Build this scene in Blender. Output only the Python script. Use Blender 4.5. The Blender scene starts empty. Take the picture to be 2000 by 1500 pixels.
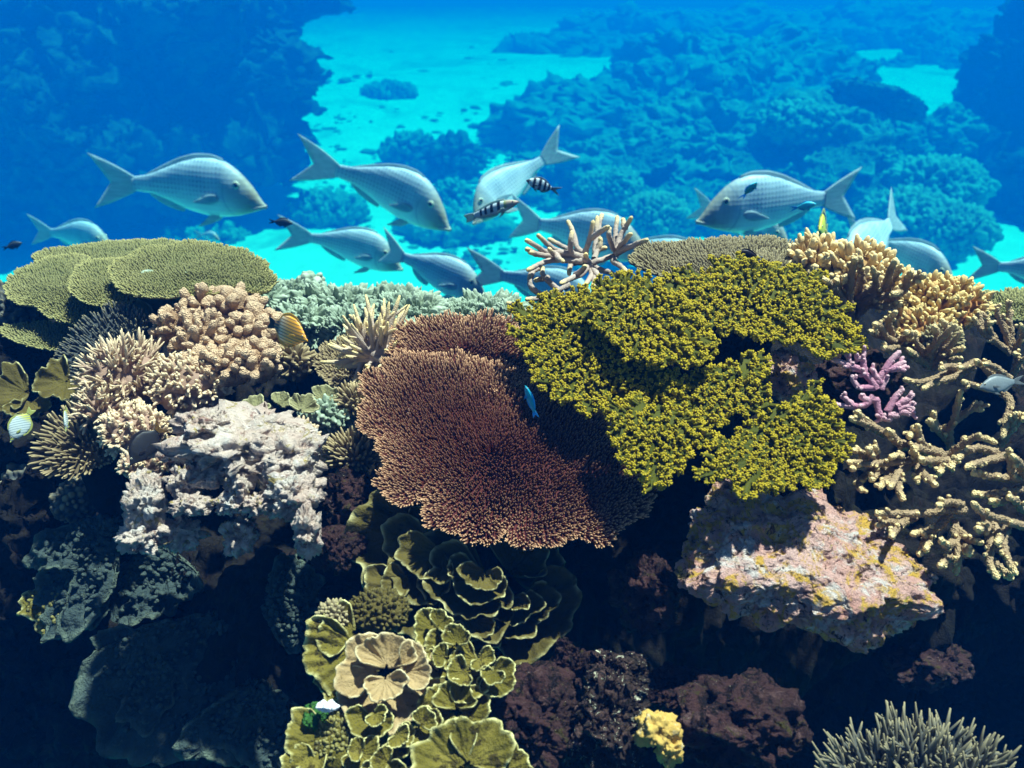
import bpy, bmesh, math, random
import numpy as np
from mathutils import Vector, Matrix

# ------------------------------------------------------------------ camera, water light
SC = bpy.context.scene
COL = SC.collection
PITCH = math.radians(22.0)          # camera looks down over the reef
FPX = 1921.0                        # focal length in photo pixels (photo is 2000 wide)
cam_d = bpy.data.cameras.new("camera")
cam_d.sensor_width = 36.0
cam_d.lens = 36.0 * FPX / 2000.0
cam_d.clip_start = 0.02
cam_d.clip_end = 400.0
cam_d.dof.use_dof = True             # focused on the near corals, the far reef a little soft
cam_d.dof.focus_distance = 1.3
cam_d.dof.aperture_fstop = 9.0
cam = bpy.data.objects.new("camera", cam_d)
cam.location = (0, 0, 0)
cam.rotation_euler = (math.radians(90) - PITCH, 0, 0)
COL.objects.link(cam)
SC.camera = cam

SUN_DIR = Vector((0.28, 0.05, 0.95)).normalized()     # towards the sun
SUN_EL = math.asin(SUN_DIR.z)
SUN_ROT = math.atan2(SUN_DIR.x, SUN_DIR.y)
world = bpy.data.worlds.new("World")
SC.world = world
world.use_nodes = True
wn = world.node_tree
sky = wn.nodes.new("ShaderNodeTexSky")
sky.sky_type = 'NISHITA'
sky.sun_disc = False
sky.sun_elevation = SUN_EL
sky.sun_rotation = SUN_ROT
sky.air_density = 0.4
sky.dust_density = 0.3
bg = wn.nodes["Background"]
bg.inputs["Strength"].default_value = 0.05
wn.links.new(sky.outputs[0], bg.inputs["Color"])

sun_d = bpy.data.lights.new("sun", 'SUN')
sun_d.energy = 5.0
sun_d.angle = math.radians(1.5)
sun_d.color = (1.0, 0.86, 0.84)
sun = bpy.data.objects.new("sun", sun_d)
sun.rotation_euler = (-SUN_DIR).to_track_quat('-Z', 'Y').to_euler()
sun.location = (2, 1, 6)
COL.objects.link(sun)

SC.view_settings.view_transform = 'Standard'
SC.view_settings.look = 'None'
SC.view_settings.exposure = 1.15
SC.view_settings.gamma = 1.0
SC.render.engine = 'CYCLES'
SC.cycles.max_bounces = 4
SC.cycles.diffuse_bounces = 2
SC.cycles.glossy_bounces = 1
SC.cycles.transmission_bounces = 2
SC.cycles.volume_bounces = 0
SC.cycles.caustics_reflective = False
SC.cycles.caustics_refractive = False
SC.cycles.use_denoising = True

# ------------------------------------------------------------------ geometry helpers
CP, SP = math.cos(PITCH), math.sin(PITCH)
FG = 0.6                            # metres per foreground depth unit


def P(px, py, d):
    """the point seen at photo pixel (px, py), d metres out along the view axis"""
    x = (px - 1000.0) / FPX * d
    yc = (750.0 - py) / FPX * d
    return np.array([x, d * CP + yc * SP, -d * SP + yc * CP])


def A(px, py, d):
    return P(px, py, d * FG)


def ray(px, py):
    return P(px, py, 1.0)


def depth_at(py, z):
    return z / (-SP + (750.0 - py) / FPX * CP)


def G(px, py, z=-0.52):
    return P(px, py, depth_at(py, z))


def sand_z(x, y):
    y = np.asarray(y, float)
    return -9.45 + 0.095 * (np.minimum(y, 69.0) - 39.75) + 2.28 * (1 - np.exp(-np.maximum(0, y - 69.0) / 24.0))


def on_sand(px, py):
    r = ray(px, py)
    t = 5.0
    for _ in range(5000):
        p = r * t
        if p[2] < sand_z(p[0], p[1]):
            break
        t += 0.05
    return r * t


def _h(ix, iy, iz, seed):
    n = (ix.astype(np.int64) * 73856093) ^ (iy.astype(np.int64) * 19349663) ^ (iz.astype(np.int64) * 83492791) ^ (seed * 2654435761)
    n = n & 0xFFFFFFFF
    n = ((n ^ (n >> 15)) * 2246822519) & 0xFFFFFFFF
    n = ((n ^ (n >> 13)) * 3266489917) & 0xFFFFFFFF
    n = n ^ (n >> 16)
    return n / 2147483648.0 - 1.0


def vnoise(p, seed=0):
    p = np.asarray(p, float)
    i = np.floor(p).astype(np.int64)
    f = p - i
    f = f * f * f * (f * (f * 6 - 15) + 10)
    r = 0
    for dx in (0, 1):
        wx = f[:, 0] if dx else 1 - f[:, 0]
        for dy in (0, 1):
            wy = f[:, 1] if dy else 1 - f[:, 1]
            for dz in (0, 1):
                wz = f[:, 2] if dz else 1 - f[:, 2]
                r = r + wx * wy * wz * _h(i[:, 0] + dx, i[:, 1] + dy, i[:, 2] + dz, seed)
    return r


def fbm(p, octv=4, seed=0, gain=0.5):
    p = np.asarray(p, float)
    a, r = 1.0, 0
    for o in range(octv):
        r = r + a * vnoise(p * (2.03 ** o) + 17.3 * o, seed + o)
        a *= gain
    return r


def unit(v):
    v = np.asarray(v, float)
    return v / np.maximum(np.linalg.norm(v, axis=-1, keepdims=True), 1e-12)


def frame(n, up=(0, 0, 1)):
    """two axes perpendicular to n; the second leans towards up"""
    n = unit(n)
    u = np.asarray(up, float)
    if abs(float(n @ unit(u))) > 0.97:
        u = np.array([0, 1.0, 0])
    e1 = unit(np.cross(u, n))
    e2 = np.cross(n, e1)
    return e1, e2, n


def merge(*meshes):
    """each mesh = (verts, [face arrays], tip)"""
    V, F, T, o = [], [], [], 0
    for v, f, t in meshes:
        V.append(v)
        F += [a + o for a in f]
        T.append(np.full(len(v), float(t)) if np.isscalar(t) else t)
        o += len(v)
    return np.concatenate(V), F, np.concatenate(T)


def build(name, mesh, mat, loc=None, parent=None, smooth=True):
    v, faces, tip = mesh
    loc = np.zeros(3) if loc is None else np.asarray(loc, float)
    v = np.asarray(v, float) - loc
    me = bpy.data.meshes.new(name)
    faces = [np.asarray(f, np.int32) for f in faces if len(f)]
    nl = sum(f.size for f in faces)
    npoly = sum(len(f) for f in faces)
    me.vertices.add(len(v))
    me.vertices.foreach_set("co", v.astype(np.float32).ravel())
    me.loops.add(nl)
    me.loops.foreach_set("vertex_index", np.concatenate([f.ravel() for f in faces]))
    me.polygons.add(npoly)
    tot = np.concatenate([np.full(len(f), f.shape[1], np.int32) for f in faces])
    st = np.concatenate([[0], np.cumsum(tot)[:-1]]).astype(np.int32)
    me.polygons.foreach_set("loop_start", st)
    if smooth:
        me.polygons.foreach_set("use_smooth", np.ones(npoly, bool))
    a = me.attributes.new("tip", 'FLOAT', 'POINT')
    t = np.full(len(v), float(tip)) if np.isscalar(tip) else np.asarray(tip, float)
    a.data.foreach_set("value", t.astype(np.float32))
    me.update(calc_edges=True)
    me.validate()
    me.materials.append(mat)
    o = bpy.data.objects.new(name, me)
    COL.objects.link(o)
    if parent is not None:
        o.parent = parent
    else:
        o.location = loc
    return o


def tag(o, label, cat, group=None):
    o["label"] = label
    o["category"] = cat
    if group:
        o["group"] = group
    return o


def thing(name, label, cat, loc, group=None):
    o = bpy.data.objects.new(name, None)
    o.empty_display_size = 0.05
    o.location = Vector(loc)
    COL.objects.link(o)
    return tag(o, label, cat, group)


def part(name, mesh, mat, root, label=None):
    o = build(name, mesh, mat, np.array(root.location), root)
    if label:
        o["label"] = label
    return o


def solo(name, mesh, mat, label, cat, group=None, loc=None):
    v = mesh[0]
    if loc is None:
        loc = np.array([v[:, 0].mean(), v[:, 1].mean(), v[:, 2].min()])
    return tag(build(name, mesh, mat, loc), label, cat, group)


def setting(name, mesh, mat, kind='structure'):
    o = build(name, mesh, mat)
    o["kind"] = kind
    return o


def smooth_path(pts, k):
    """Catmull-Rom through pts, k samples"""
    pts = np.asarray(pts, float)
    if len(pts) == 2:
        t = np.linspace(0, 1, k)[:, None]
        return pts[0] * (1 - t) + pts[1] * t
    q = np.concatenate([[2 * pts[0] - pts[1]], pts, [2 * pts[-1] - pts[-2]]])
    n = len(pts) - 1
    out = []
    for u in np.linspace(0, n, k):
        i = min(int(u), n - 1)
        t = u - i
        p0, p1, p2, p3 = q[i], q[i + 1], q[i + 2], q[i + 3]
        out.append(0.5 * ((2 * p1) + (-p0 + p2) * t + (2 * p0 - 5 * p1 + 4 * p2 - p3) * t * t + (-p0 + 3 * p1 - 3 * p2 + p3) * t ** 3))
    return np.array(out)


def tubes(paths, radii, sides=6, bump=0.0, bump_f=200.0, tips=None, seed=0, capped=True):
    """paths (N,K,3), radii (N,K): closed round-ended tubes in one mesh"""
    paths = np.asarray(paths, float)
    radii = np.asarray(radii, float)
    N, K, _ = paths.shape
    tan = np.gradient(paths, axis=1)
    tan = unit(tan)
    ref = np.zeros((N, 3))
    ref[:, 2] = 1.0
    bad = np.abs(tan[:, 0, 2]) > 0.9
    ref[bad] = (1.0, 0, 0)
    a = np.empty_like(paths)
    cur = unit(ref - tan[:, 0] * np.sum(ref * tan[:, 0], -1, keepdims=True))
    for k in range(K):
        cur = unit(cur - tan[:, k] * np.sum(cur * tan[:, k], -1, keepdims=True))
        a[:, k] = cur
    b = np.cross(tan, a)
    th = np.linspace(0, 2 * np.pi, sides, endpoint=False)
    c, s = np.cos(th), np.sin(th)
    d = a[:, :, None, :] * c[None, None, :, None] + b[:, :, None, :] * s[None, None, :, None]
    ring = paths[:, :, None, :] + d * radii[:, :, None, None]
    if bump:
        w = fbm(ring.reshape(-1, 3) * bump_f, 2, seed).reshape(N, K, sides)
        ring = ring + d * (w * bump * radii[:, :, None])[..., None]
    tipv = paths[:, -1] + tan[:, -1] * radii[:, -1:] * 0.7
    V = np.concatenate([ring.reshape(N, K * sides, 3), tipv[:, None]], 1)
    M = K * sides + 1
    kk, ss = np.meshgrid(np.arange(K - 1), np.arange(sides), indexing='ij')
    q = np.stack([kk * sides + ss, kk * sides + (ss + 1) % sides, (kk + 1) * sides + (ss + 1) % sides, (kk + 1) * sides + ss], -1).reshape(-1, 4)
    sidx = np.arange(sides)
    t = np.stack([(K - 1) * sides + sidx, (K - 1) * sides + (sidx + 1) % sides, np.full(sides, K * sides)], -1)
    off = (np.arange(N) * M)[:, None, None]
    Q = (q[None] + off).reshape(-1, 4)
    T = (t[None] + off).reshape(-1, 3)
    if tips is None:
        tp = np.linspace(0, 1, K)[None, :].repeat(N, 0)
    else:
        tp = np.asarray(tips, float)
        if tp.ndim == 1:
            tp = tp[None].repeat(N, 0)
    tt = np.concatenate([np.repeat(tp, sides, 1), tp[:, -1:]], 1).ravel()
    return V.reshape(-1, 3), [Q, T], tt


_ico = {}


def ico(sub):
    if sub not in _ico:
        bm = bmesh.new()
        bmesh.ops.create_icosphere(bm, subdivisions=sub, radius=1.0)
        bm.verts.ensure_lookup_table()
        v = np.array([x.co[:] for x in bm.verts])
        f = np.array([[x.index for x in y.verts] for y in bm.faces], np.int32)
        bm.free()
        _ico[sub] = (v, f)
    return _ico[sub]


def rot_axes(R):
    if R is None:
        return np.eye(3)
    return np.array(Matrix.Rotation(R[2], 3, 'Z') @ Matrix.Rotation(R[1], 3, 'Y') @ Matrix.Rotation(R[0], 3, 'X'))


def rock(c, rad, seed, sub=6, amp=0.28, freq=1.6, octv=5, pits=0, pit_r=0.25, pit_d=0.3, box=2.0, R=None, rough=0.0):
    u, f = ico(sub)
    rad = np.asarray(rad, float)
    k = (np.abs(u) ** box).sum(1) ** (-1.0 / box)
    s = u * k[:, None]
    w = s * rad / rad.mean()
    d = 1 + amp * fbm(w * freq + seed * 3.7, octv, seed, 0.52)
    d = d - amp * 0.5 * np.abs(fbm(w * freq * 2.2 + seed, 3, seed + 9))
    if pits:
        rs = np.random.RandomState(seed + 50)
        pd = unit(rs.normal(size=(pits, 3)))
        ang = np.arccos(np.clip(u @ pd.T, -1, 1))
        pr = pit_r * rs.uniform(0.5, 1.3, pits)
        d = d - pit_d * np.max(np.clip(1 - (ang / pr) ** 2, 0, 1) ** 0.7 * rs.uniform(0.5, 1, pits), 1)
    v = s * d[:, None] * rad
    if rough:
        q = v / rad.mean()
        v = v + rough * rad.mean() * np.stack([fbm(q * 7 + seed + 31.7 * a, 4, seed + 21 + 7 * a, 0.6) for a in range(3)], 1)
    v = v @ rot_axes(R).T + np.asarray(c, float)
    t = np.clip(0.5 + 0.5 * fbm(u * 3.1 + seed, 3, seed + 31), 0, 1)
    return v, [f], t


def lobed(c, rad, seed, n=60, lr=0.3, amp=0.28, sub=6, n2=0, lr2=0.12, amp2=0.08, rough=0.03, R=None, low=0.12, up_only=False):
    """cauliflower-like colony: round knobs over an ellipsoid"""
    u, f = ico(sub)
    rs = np.random.RandomState(seed)
    rad = np.asarray(rad, float)
    rm = rad.mean()
    up = u * rad / rm

    def layer(n, lr):
        i = np.arange(n) + 0.5
        ph = np.arccos(1 - 2 * i / n)
        th = math.pi * (1 + 5 ** 0.5) * i
        d = np.stack([np.cos(th) * np.sin(ph), np.sin(th) * np.sin(ph), np.cos(ph)], 1)
        d = unit(d + rs.normal(size=d.shape) * 0.35 / math.sqrt(n) * 1.8)
        r = lr * rs.uniform(0.65, 1.2, n)
        hgt = rs.uniform(0.55, 1.15, n)
        dc = d * rad / rm
        best = np.zeros(len(u))
        for s in range(0, n, 64):
            ang = np.linalg.norm(up[:, None, :] - dc[None, s:s + 64, :], axis=2)
            q = np.sqrt(np.clip(1 - (ang / r[s:s + 64]) ** 2, 0, 1)) * hgt[s:s + 64]
            best = np.maximum(best, q.max(1))
        return best

    b = layer(n, lr)
    h = amp * b
    t = b.copy()
    if n2:
        b2 = layer(n2, lr2)
        h = h + amp2 * b2
        t = 0.5 * t + 0.5 * b2
    if rough:
        h = h + rough * fbm(up * 12 + seed, 3, seed + 5)
    nrm = unit(u / rad)
    v = u * (0.78 + low * fbm(u * 2 + seed, 3, seed))[:, None] * rad + nrm * (h * rm * 0.8)[:, None]
    v = v @ rot_axes(R).T + np.asarray(c, float)
    return v, [f], np.clip(t, 0, 1)


def in_poly(p, poly):
    x, y = p[:, 0], p[:, 1]
    r = np.zeros(len(p), bool)
    j = len(poly) - 1
    for i in range(len(poly)):
        xi, yi = poly[i]
        xj, yj = poly[j]
        c = ((yi > y) != (yj > y)) & (x < (xj - xi) * (y - yi) / (yj - yi + 1e-15) + xi)
        r ^= c
        j = i
    return r


def edge_dist(p, poly):
    best = np.full(len(p), 1e9)
    near = np.zeros((len(p), 2))
    for i in range(len(poly)):
        a, b = poly[i], poly[(i + 1) % len(poly)]
        ab = b - a
        t = np.clip(((p - a) @ ab) / (ab @ ab + 1e-15), 0, 1)
        q = a + t[:, None] * ab
        d = np.linalg.norm(p - q, axis=1)
        m = d < best
        best[m] = d[m]
        near[m] = q[m]
    return best, near


def closed_curve(pts, k):
    pts = np.asarray(pts, float)
    n = len(pts)
    out = []
    for u in np.linspace(0, n, k, endpoint=False):
        i = int(u)
        t = u - i
        p0, p1, p2, p3 = pts[(i - 1) % n], pts[i % n], pts[(i + 1) % n], pts[(i + 2) % n]
        out.append(0.5 * ((2 * p1) + (-p0 + p2) * t + (2 * p0 - 5 * p1 + 4 * p2 - p3) * t * t + (-p0 + 3 * p1 - 3 * p2 + p3) * t ** 3))
    return np.array(out)


def table(outline, cpx, d, normal, spacing, blen, brad, seed, thick=0.012, dome=0.0, wave=0.004, knobs=0, lean=0.9,
          edge_w=0.05, sides=5, wob=0.012, ragged=0.5, lumps=0.0, splay=0.35, lump_f=6.0, rim_lo=0.6, org=None, ridges=(0, 0.0), tipc=(0.0, 0.15, 0.55, 1.0)):
    """a table coral: slab following the outline plus a turf of upright branchlets, one mesh. cpx,d fixes the plane in space"""
    rs = np.random.RandomState(seed)
    c0 = A(cpx[0], cpx[1], d)
    n = unit(np.asarray(normal, float))
    e1, e2, n = frame(n, (0, 1, 0))
    pts = []
    for px, py in outline:
        r = ray(px, py)
        t = (c0 @ n) / (r @ n)
        q = r * t - c0
        pts.append((q @ e1, q @ e2))
    poly = closed_curve(pts, 90)
    cen = poly.mean(0)
    k = np.linspace(0, 2 * np.pi, 90, endpoint=False)
    rad = poly - cen
    rf = 9 if org is not None else 6
    ang3 = np.stack([np.cos(k) * rf, np.sin(k) * rf, np.full(90, seed * 1.7)], 1)
    poly = cen + rad * (1 + ragged * 0.06 * fbm(ang3, 3, seed))[:, None]
    size = np.sqrt((rad ** 2).sum(1)).mean()

    oc = cen
    if org is not None:
        r_ = ray(*org)
        q_ = r_ * ((c0 @ n) / (r_ @ n)) - c0
        oc = np.array([q_ @ e1, q_ @ e2])

    def height(p2):
        g_ = p2 - oc
        an = np.arctan2(g_[:, 1], g_[:, 0])
        rg = 0.0
        if ridges[0]:
            q3 = np.concatenate([p2 * 9, np.full((len(p2), 1), seed * 0.61)], 1)
            rg = ridges[1] * np.sin(an * ridges[0] + 2.5 * fbm(q3, 2, seed + 11)) * np.clip(np.linalg.norm(g_, axis=1) / size, 0, 1)
        q = np.concatenate([p2, np.full((len(p2), 1), seed * 0.37)], 1)
        r2 = ((p2 - cen) ** 2).sum(1) / size ** 2
        return rg + wave * fbm(q * 14, 3, seed) + lumps * fbm(q * lump_f, 2, seed + 3) - dome * r2

    def to3(p2, h):
        return c0 + p2[:, :1] * e1 + p2[:, 1:] * e2 + h[:, None] * n

    # slab
    fr = [1.0, 0.97, 0.9, 0.78, 0.62, 0.45, 0.28, 0.1]
    top = [to3(cen + (poly - cen) * s, height(cen + (poly - cen) * s)) for s in fr]
    bot = [to3(cen + (poly - cen) * s, height(cen + (poly - cen) * s) - thick * (0.35 + 1.6 * (1 - s))) for s in fr]
    V = np.concatenate(top + bot)
    m = 90
    F = []
    ii = np.arange(m)
    jj = (ii + 1) % m
    for r in range(len(fr) - 1):
        F.append(np.stack([r * m + ii, r * m + jj, (r + 1) * m + jj, (r + 1) * m + ii], 1))
        o = len(fr) * m
        F.append(np.stack([o + r * m + jj, o + r * m + ii, o + (r + 1) * m + ii, o + (r + 1) * m + jj], 1))
    o = len(fr) * m
    F.append(np.stack([jj, ii, o + ii, o + jj], 1))
    slab = (V, [np.concatenate(F)], 0.0)
    # branchlets
    lo, hi = poly.min(0), poly.max(0)
    gx = np.arange(lo[0], hi[0], spacing)
    gy = np.arange(lo[1], hi[1], spacing * 0.866)
    X, Y = np.meshgrid(gx, gy)
    X = X + (np.arange(len(gy)) % 2)[:, None] * spacing * 0.5
    p2 = np.stack([X.ravel(), Y.ravel()], 1)
    p2 = p2 + rs.uniform(-0.36, 0.36, p2.shape) * spacing
    p2 = p2[in_poly(p2, poly)]
    # extra fringe along the rim
    per = np.concatenate([np.linalg.norm(poly - np.roll(poly, -1, 0), axis=1)])
    nf = int(per.sum() / (spacing * 0.75))
    fi = rs.uniform(0, 90, nf)
    a0 = poly[fi.astype(int) % 90]
    a1 = poly[(fi.astype(int) + 1) % 90]
    fr_p = a0 + (a1 - a0) * (fi % 1)[:, None]
    fr_p = cen + (fr_p - cen) * 0.985
    p2 = np.concatenate([p2, fr_p])
    N = len(p2)
    ed, near = edge_dist(p2, poly)
    out2 = near - p2
    l = np.linalg.norm(out2, axis=1)
    radial = unit(p2 - oc + 1e-6)
    out2 = np.where((l > 1e-6)[:, None], out2 / np.maximum(l, 1e-9)[:, None], radial)
    w = np.exp(-ed / edge_w)[:, None]
    outdir = unit(radial * (1 - w * 0.5) + out2 * w * 0.5)
    q = np.concatenate([p2, np.full((N, 1), seed * 0.9)], 1)
    clump = fbm(q * 40, 2, seed + 7)
    jit = rs.normal(size=(N, 3)) * 0.16
    near_o = np.clip(np.linalg.norm(p2 - oc, axis=1) / (0.45 * size), 0, 1)[:, None] if org is not None else 1.0
    lat = (w * lean + splay * (1 - w)) * near_o
    dirs = unit(n[None] * (1 - 0.62 * w) * (0.75 if org is not None else 1.0) + (outdir[:, :1] * e1 + outdir[:, 1:] * e2) * lat + jit)
    L = blen * (0.78 + 0.25 * rs.rand(N) + 0.25 * clump) * (1 + 0.25 * w[:, 0])
    base = to3(p2, height(p2) - thick * 0.2)
    s = np.array([0, 0.45, 0.85, 1.0])
    bend = n[None] * 0.25 * L[:, None]
    path = base[:, None] + dirs[:, None] * (L[:, None, None] * s[None, :, None]) + bend[:, None] * (s ** 2)[None, :, None]
    rr = brad * rs.uniform(0.8, 1.2, N)
    rads = rr[:, None] * np.array([1.05, 1.0, 0.8, 0.42])[None]
    tp = np.array(tipc)[None] * (rim_lo + (1 - rim_lo) * np.exp(-ed / (edge_w * 1.6)))[:, None]
    ms = [slab, tubes(path, rads, sides, tips=tp)]
    if knobs:
        tipp = path[:, 2]
        ax = unit(path[:, 3] - path[:, 1])
        K = []
        for kk in range(knobs):
            rv = unit(rs.normal(size=(N, 3)))
            sd = unit(np.cross(ax, rv))
            dd = unit(ax * 0.55 + sd)
            b0 = tipp - ax * (L * rs.uniform(0.0, 0.3, N))[:, None]
            p_ = b0[:, None] + dd[:, None] * (rr * 1.7)[:, None, None] * np.array([0, 0.6, 1.0])[None, :, None]
            K.append((p_, rr[:, None] * np.array([0.62, 0.6, 0.36])[None]))
        ms.append(tubes(np.concatenate([x[0] for x in K]), np.concatenate([x[1] for x in K]), 5, tips=np.array([0.2, 0.6, 0.9])))
    # where a stalk should start
    return merge(*ms), to3(cen[None], height(cen[None]))[0] - n * thick * 2.2, size


def stalk(top, foot, r0, r1, seed):
    k = 9
    t = np.linspace(0, 1, k)[:, None]
    pth = np.asarray(foot)[None] * (1 - t) + np.asarray(top)[None] * t
    rad = r1 + (r0 - r1) * np.abs(1 - t[:, 0]) ** 2
    return tubes(pth[None], rad[None], 14, bump=0.25, bump_f=25, tips=np.zeros(k), seed=seed)


def fingers(c, rad, n, flen, frad, seed, up=(0, 0, 1), cover=0.95, sides=7, knob=0.0, k=6, jitter=0.18, base_sub=4, sag=0.0, tipc=None, shape=None, forks=0, fork_len=0.45):
    """dome of fingers on an ellipsoid base"""
    rs = np.random.RandomState(seed)
    rad = np.asarray(rad, float)
    i = np.arange(n) + 0.5
    ph = np.arccos(1 - (1 - math.cos(cover * math.pi / 2 * 1.15)) * i / n)
    th = math.pi * (1 + 5 ** 0.5) * i
    d = np.stack([np.cos(th) * np.sin(ph), np.sin(th) * np.sin(ph), np.cos(ph)], 1)
    d = unit(d + rs.normal(size=d.shape) * 0.25 / math.sqrt(n) * 2)
    e1, e2, e3 = frame(up, (0, 1, 0))
    M = np.stack([e1, e2, e3], 0)
    b0 = (d * rad * 0.72) @ M
    dirs = unit(unit(d / rad * rad.mean()) @ M + rs.normal(size=d.shape) * jitter)
    L = flen * rs.uniform(0.55, 1.25, n)
    s = np.linspace(0, 1, k)
    upv = np.array([0, 0, 1.0])
    path = np.asarray(c)[None, None] + b0[:, None] + dirs[:, None] * (L[:, None, None] * s[None, :, None]) + upv * (L[:, None, None] * (s ** 2)[None, :, None]) * (0.18 - sag)
    if shape is None:
        prof = np.interp(s, [0, 0.5, 0.85, 1], [1.1, 0.95, 0.72, 0.38])
    else:
        prof = np.interp(s, [0, 0.5, 0.85, 1], shape)
    r = frad * rs.uniform(0.8, 1.2, n)[:, None] * prof[None]
    u, f = ico(base_sub)
    bv = (u * rad * (0.8 + 0.1 * fbm(u * 3 + seed, 2, seed))[:, None]) @ M + np.asarray(c)
    tp = np.interp(s, [0, 0.5, 1], [0, 0.25, 1]) if tipc is None else tipc
    ms = [(bv, [f], 0.0), tubes(path, r, sides, bump=knob, bump_f=1.2 / frad, tips=tp, seed=seed)]
    for q in range(forks):
        fr = rs.uniform(0.35, 0.8, n)
        at = np.minimum((fr * (k - 1)).astype(int), k - 2)
        p0 = path[np.arange(n), at]
        rv = rs.normal(size=(n, 3))
        side = unit(np.cross(dirs, rv))
        dd = unit(dirs * 0.8 + side * 0.75)
        l2 = L * fork_len * rs.uniform(0.6, 1.2, n)
        s4 = np.array([0, 0.4, 0.8, 1.0])
        pp = p0[:, None] + dd[:, None] * (l2[:, None, None] * s4[None, :, None]) + dirs[:, None] * (l2[:, None, None] * (s4 ** 2)[None, :, None]) * 0.3
        ms.append(tubes(pp, (frad * rs.uniform(0.6, 0.9, n))[:, None] * np.array([1, 0.95, 0.75, 0.4])[None], sides, bump=knob, bump_f=1.2 / frad, tips=np.array([0.1, 0.4, 0.8, 1.0]), seed=seed + q))
    return merge(*ms)


def branch(pts, r0, r1, seed, sides=14, bump=0.16, twigs=0, tw_len=0.5, k=None, tip_len=0.22):
    """one staghorn branch along 3-D points, corallite bumps, rounded pale tip; optional side twigs"""
    rs = np.random.RandomState(seed)
    pts = np.asarray(pts, float)
    ln = np.linalg.norm(np.diff(pts, axis=0), axis=1).sum()
    k = k or int(np.clip(ln / (r0 * 0.3), 12, 80))
    pth = smooth_path(pts, k)
    pth = pth + (fbm(pth * (0.6 / max(ln, 1e-4)) * 6, 2, seed)[:, None] * rs.normal(size=3)[None]) * r0 * 0.15
    s = np.linspace(0, 1, k)
    rad = r0 + (r1 - r0) * s
    cap = np.sqrt(np.clip(1 - ((s - (1 - r1 * 1.3 / ln)) / (r1 * 1.3 / ln)).clip(0, 1) ** 2, 0.05, 1))
    rad = rad * cap
    d_end = (1 - s) * ln
    tp = np.clip(1 - d_end / max(r1 * 7.0, 1e-4), 0, 1) ** 0.8
    ms = [tubes(pth[None], rad[None], sides, bump=bump, bump_f=1.3 / r1, tips=tp[None], seed=seed)]
    if twigs:
        for q in range(twigs):
            f = 0.3 + 0.62 * (q + rs.rand() * 0.7) / twigs
            i = min(int(f * (k - 1)), k - 2)
            t = unit(pth[i + 1] - pth[i])
            sd = unit(np.cross(t, rs.normal(size=3)))
            dd = unit(t * rs.uniform(0.45, 0.9) + sd + np.array([0, 0, 0.25]))
            L = tw_len * r0 * rs.uniform(2.4, 5.0)
            q0 = pth[i]
            pp = np.array([q0, q0 + dd * L * 0.55, q0 + unit(dd + t * 0.35) * L])
            rr0, rr1 = r1 * 0.95, r1 * 0.72
            kk = 12
            p2 = smooth_path(pp, kk)
            s2 = np.linspace(0, 1, kk)
            cp = np.sqrt(np.clip(1 - ((s2 - 0.8) / 0.2).clip(0, 1) ** 2, 0.08, 1))
            ms.append(tubes(p2[None], ((rr0 + (rr1 - rr0) * s2) * cp)[None], 9, bump=bump, bump_f=0.75 / r1, tips=(np.clip((s2 - 0.3) / 0.7, 0, 1))[None], seed=seed + q))
    return merge(*ms)


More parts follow.
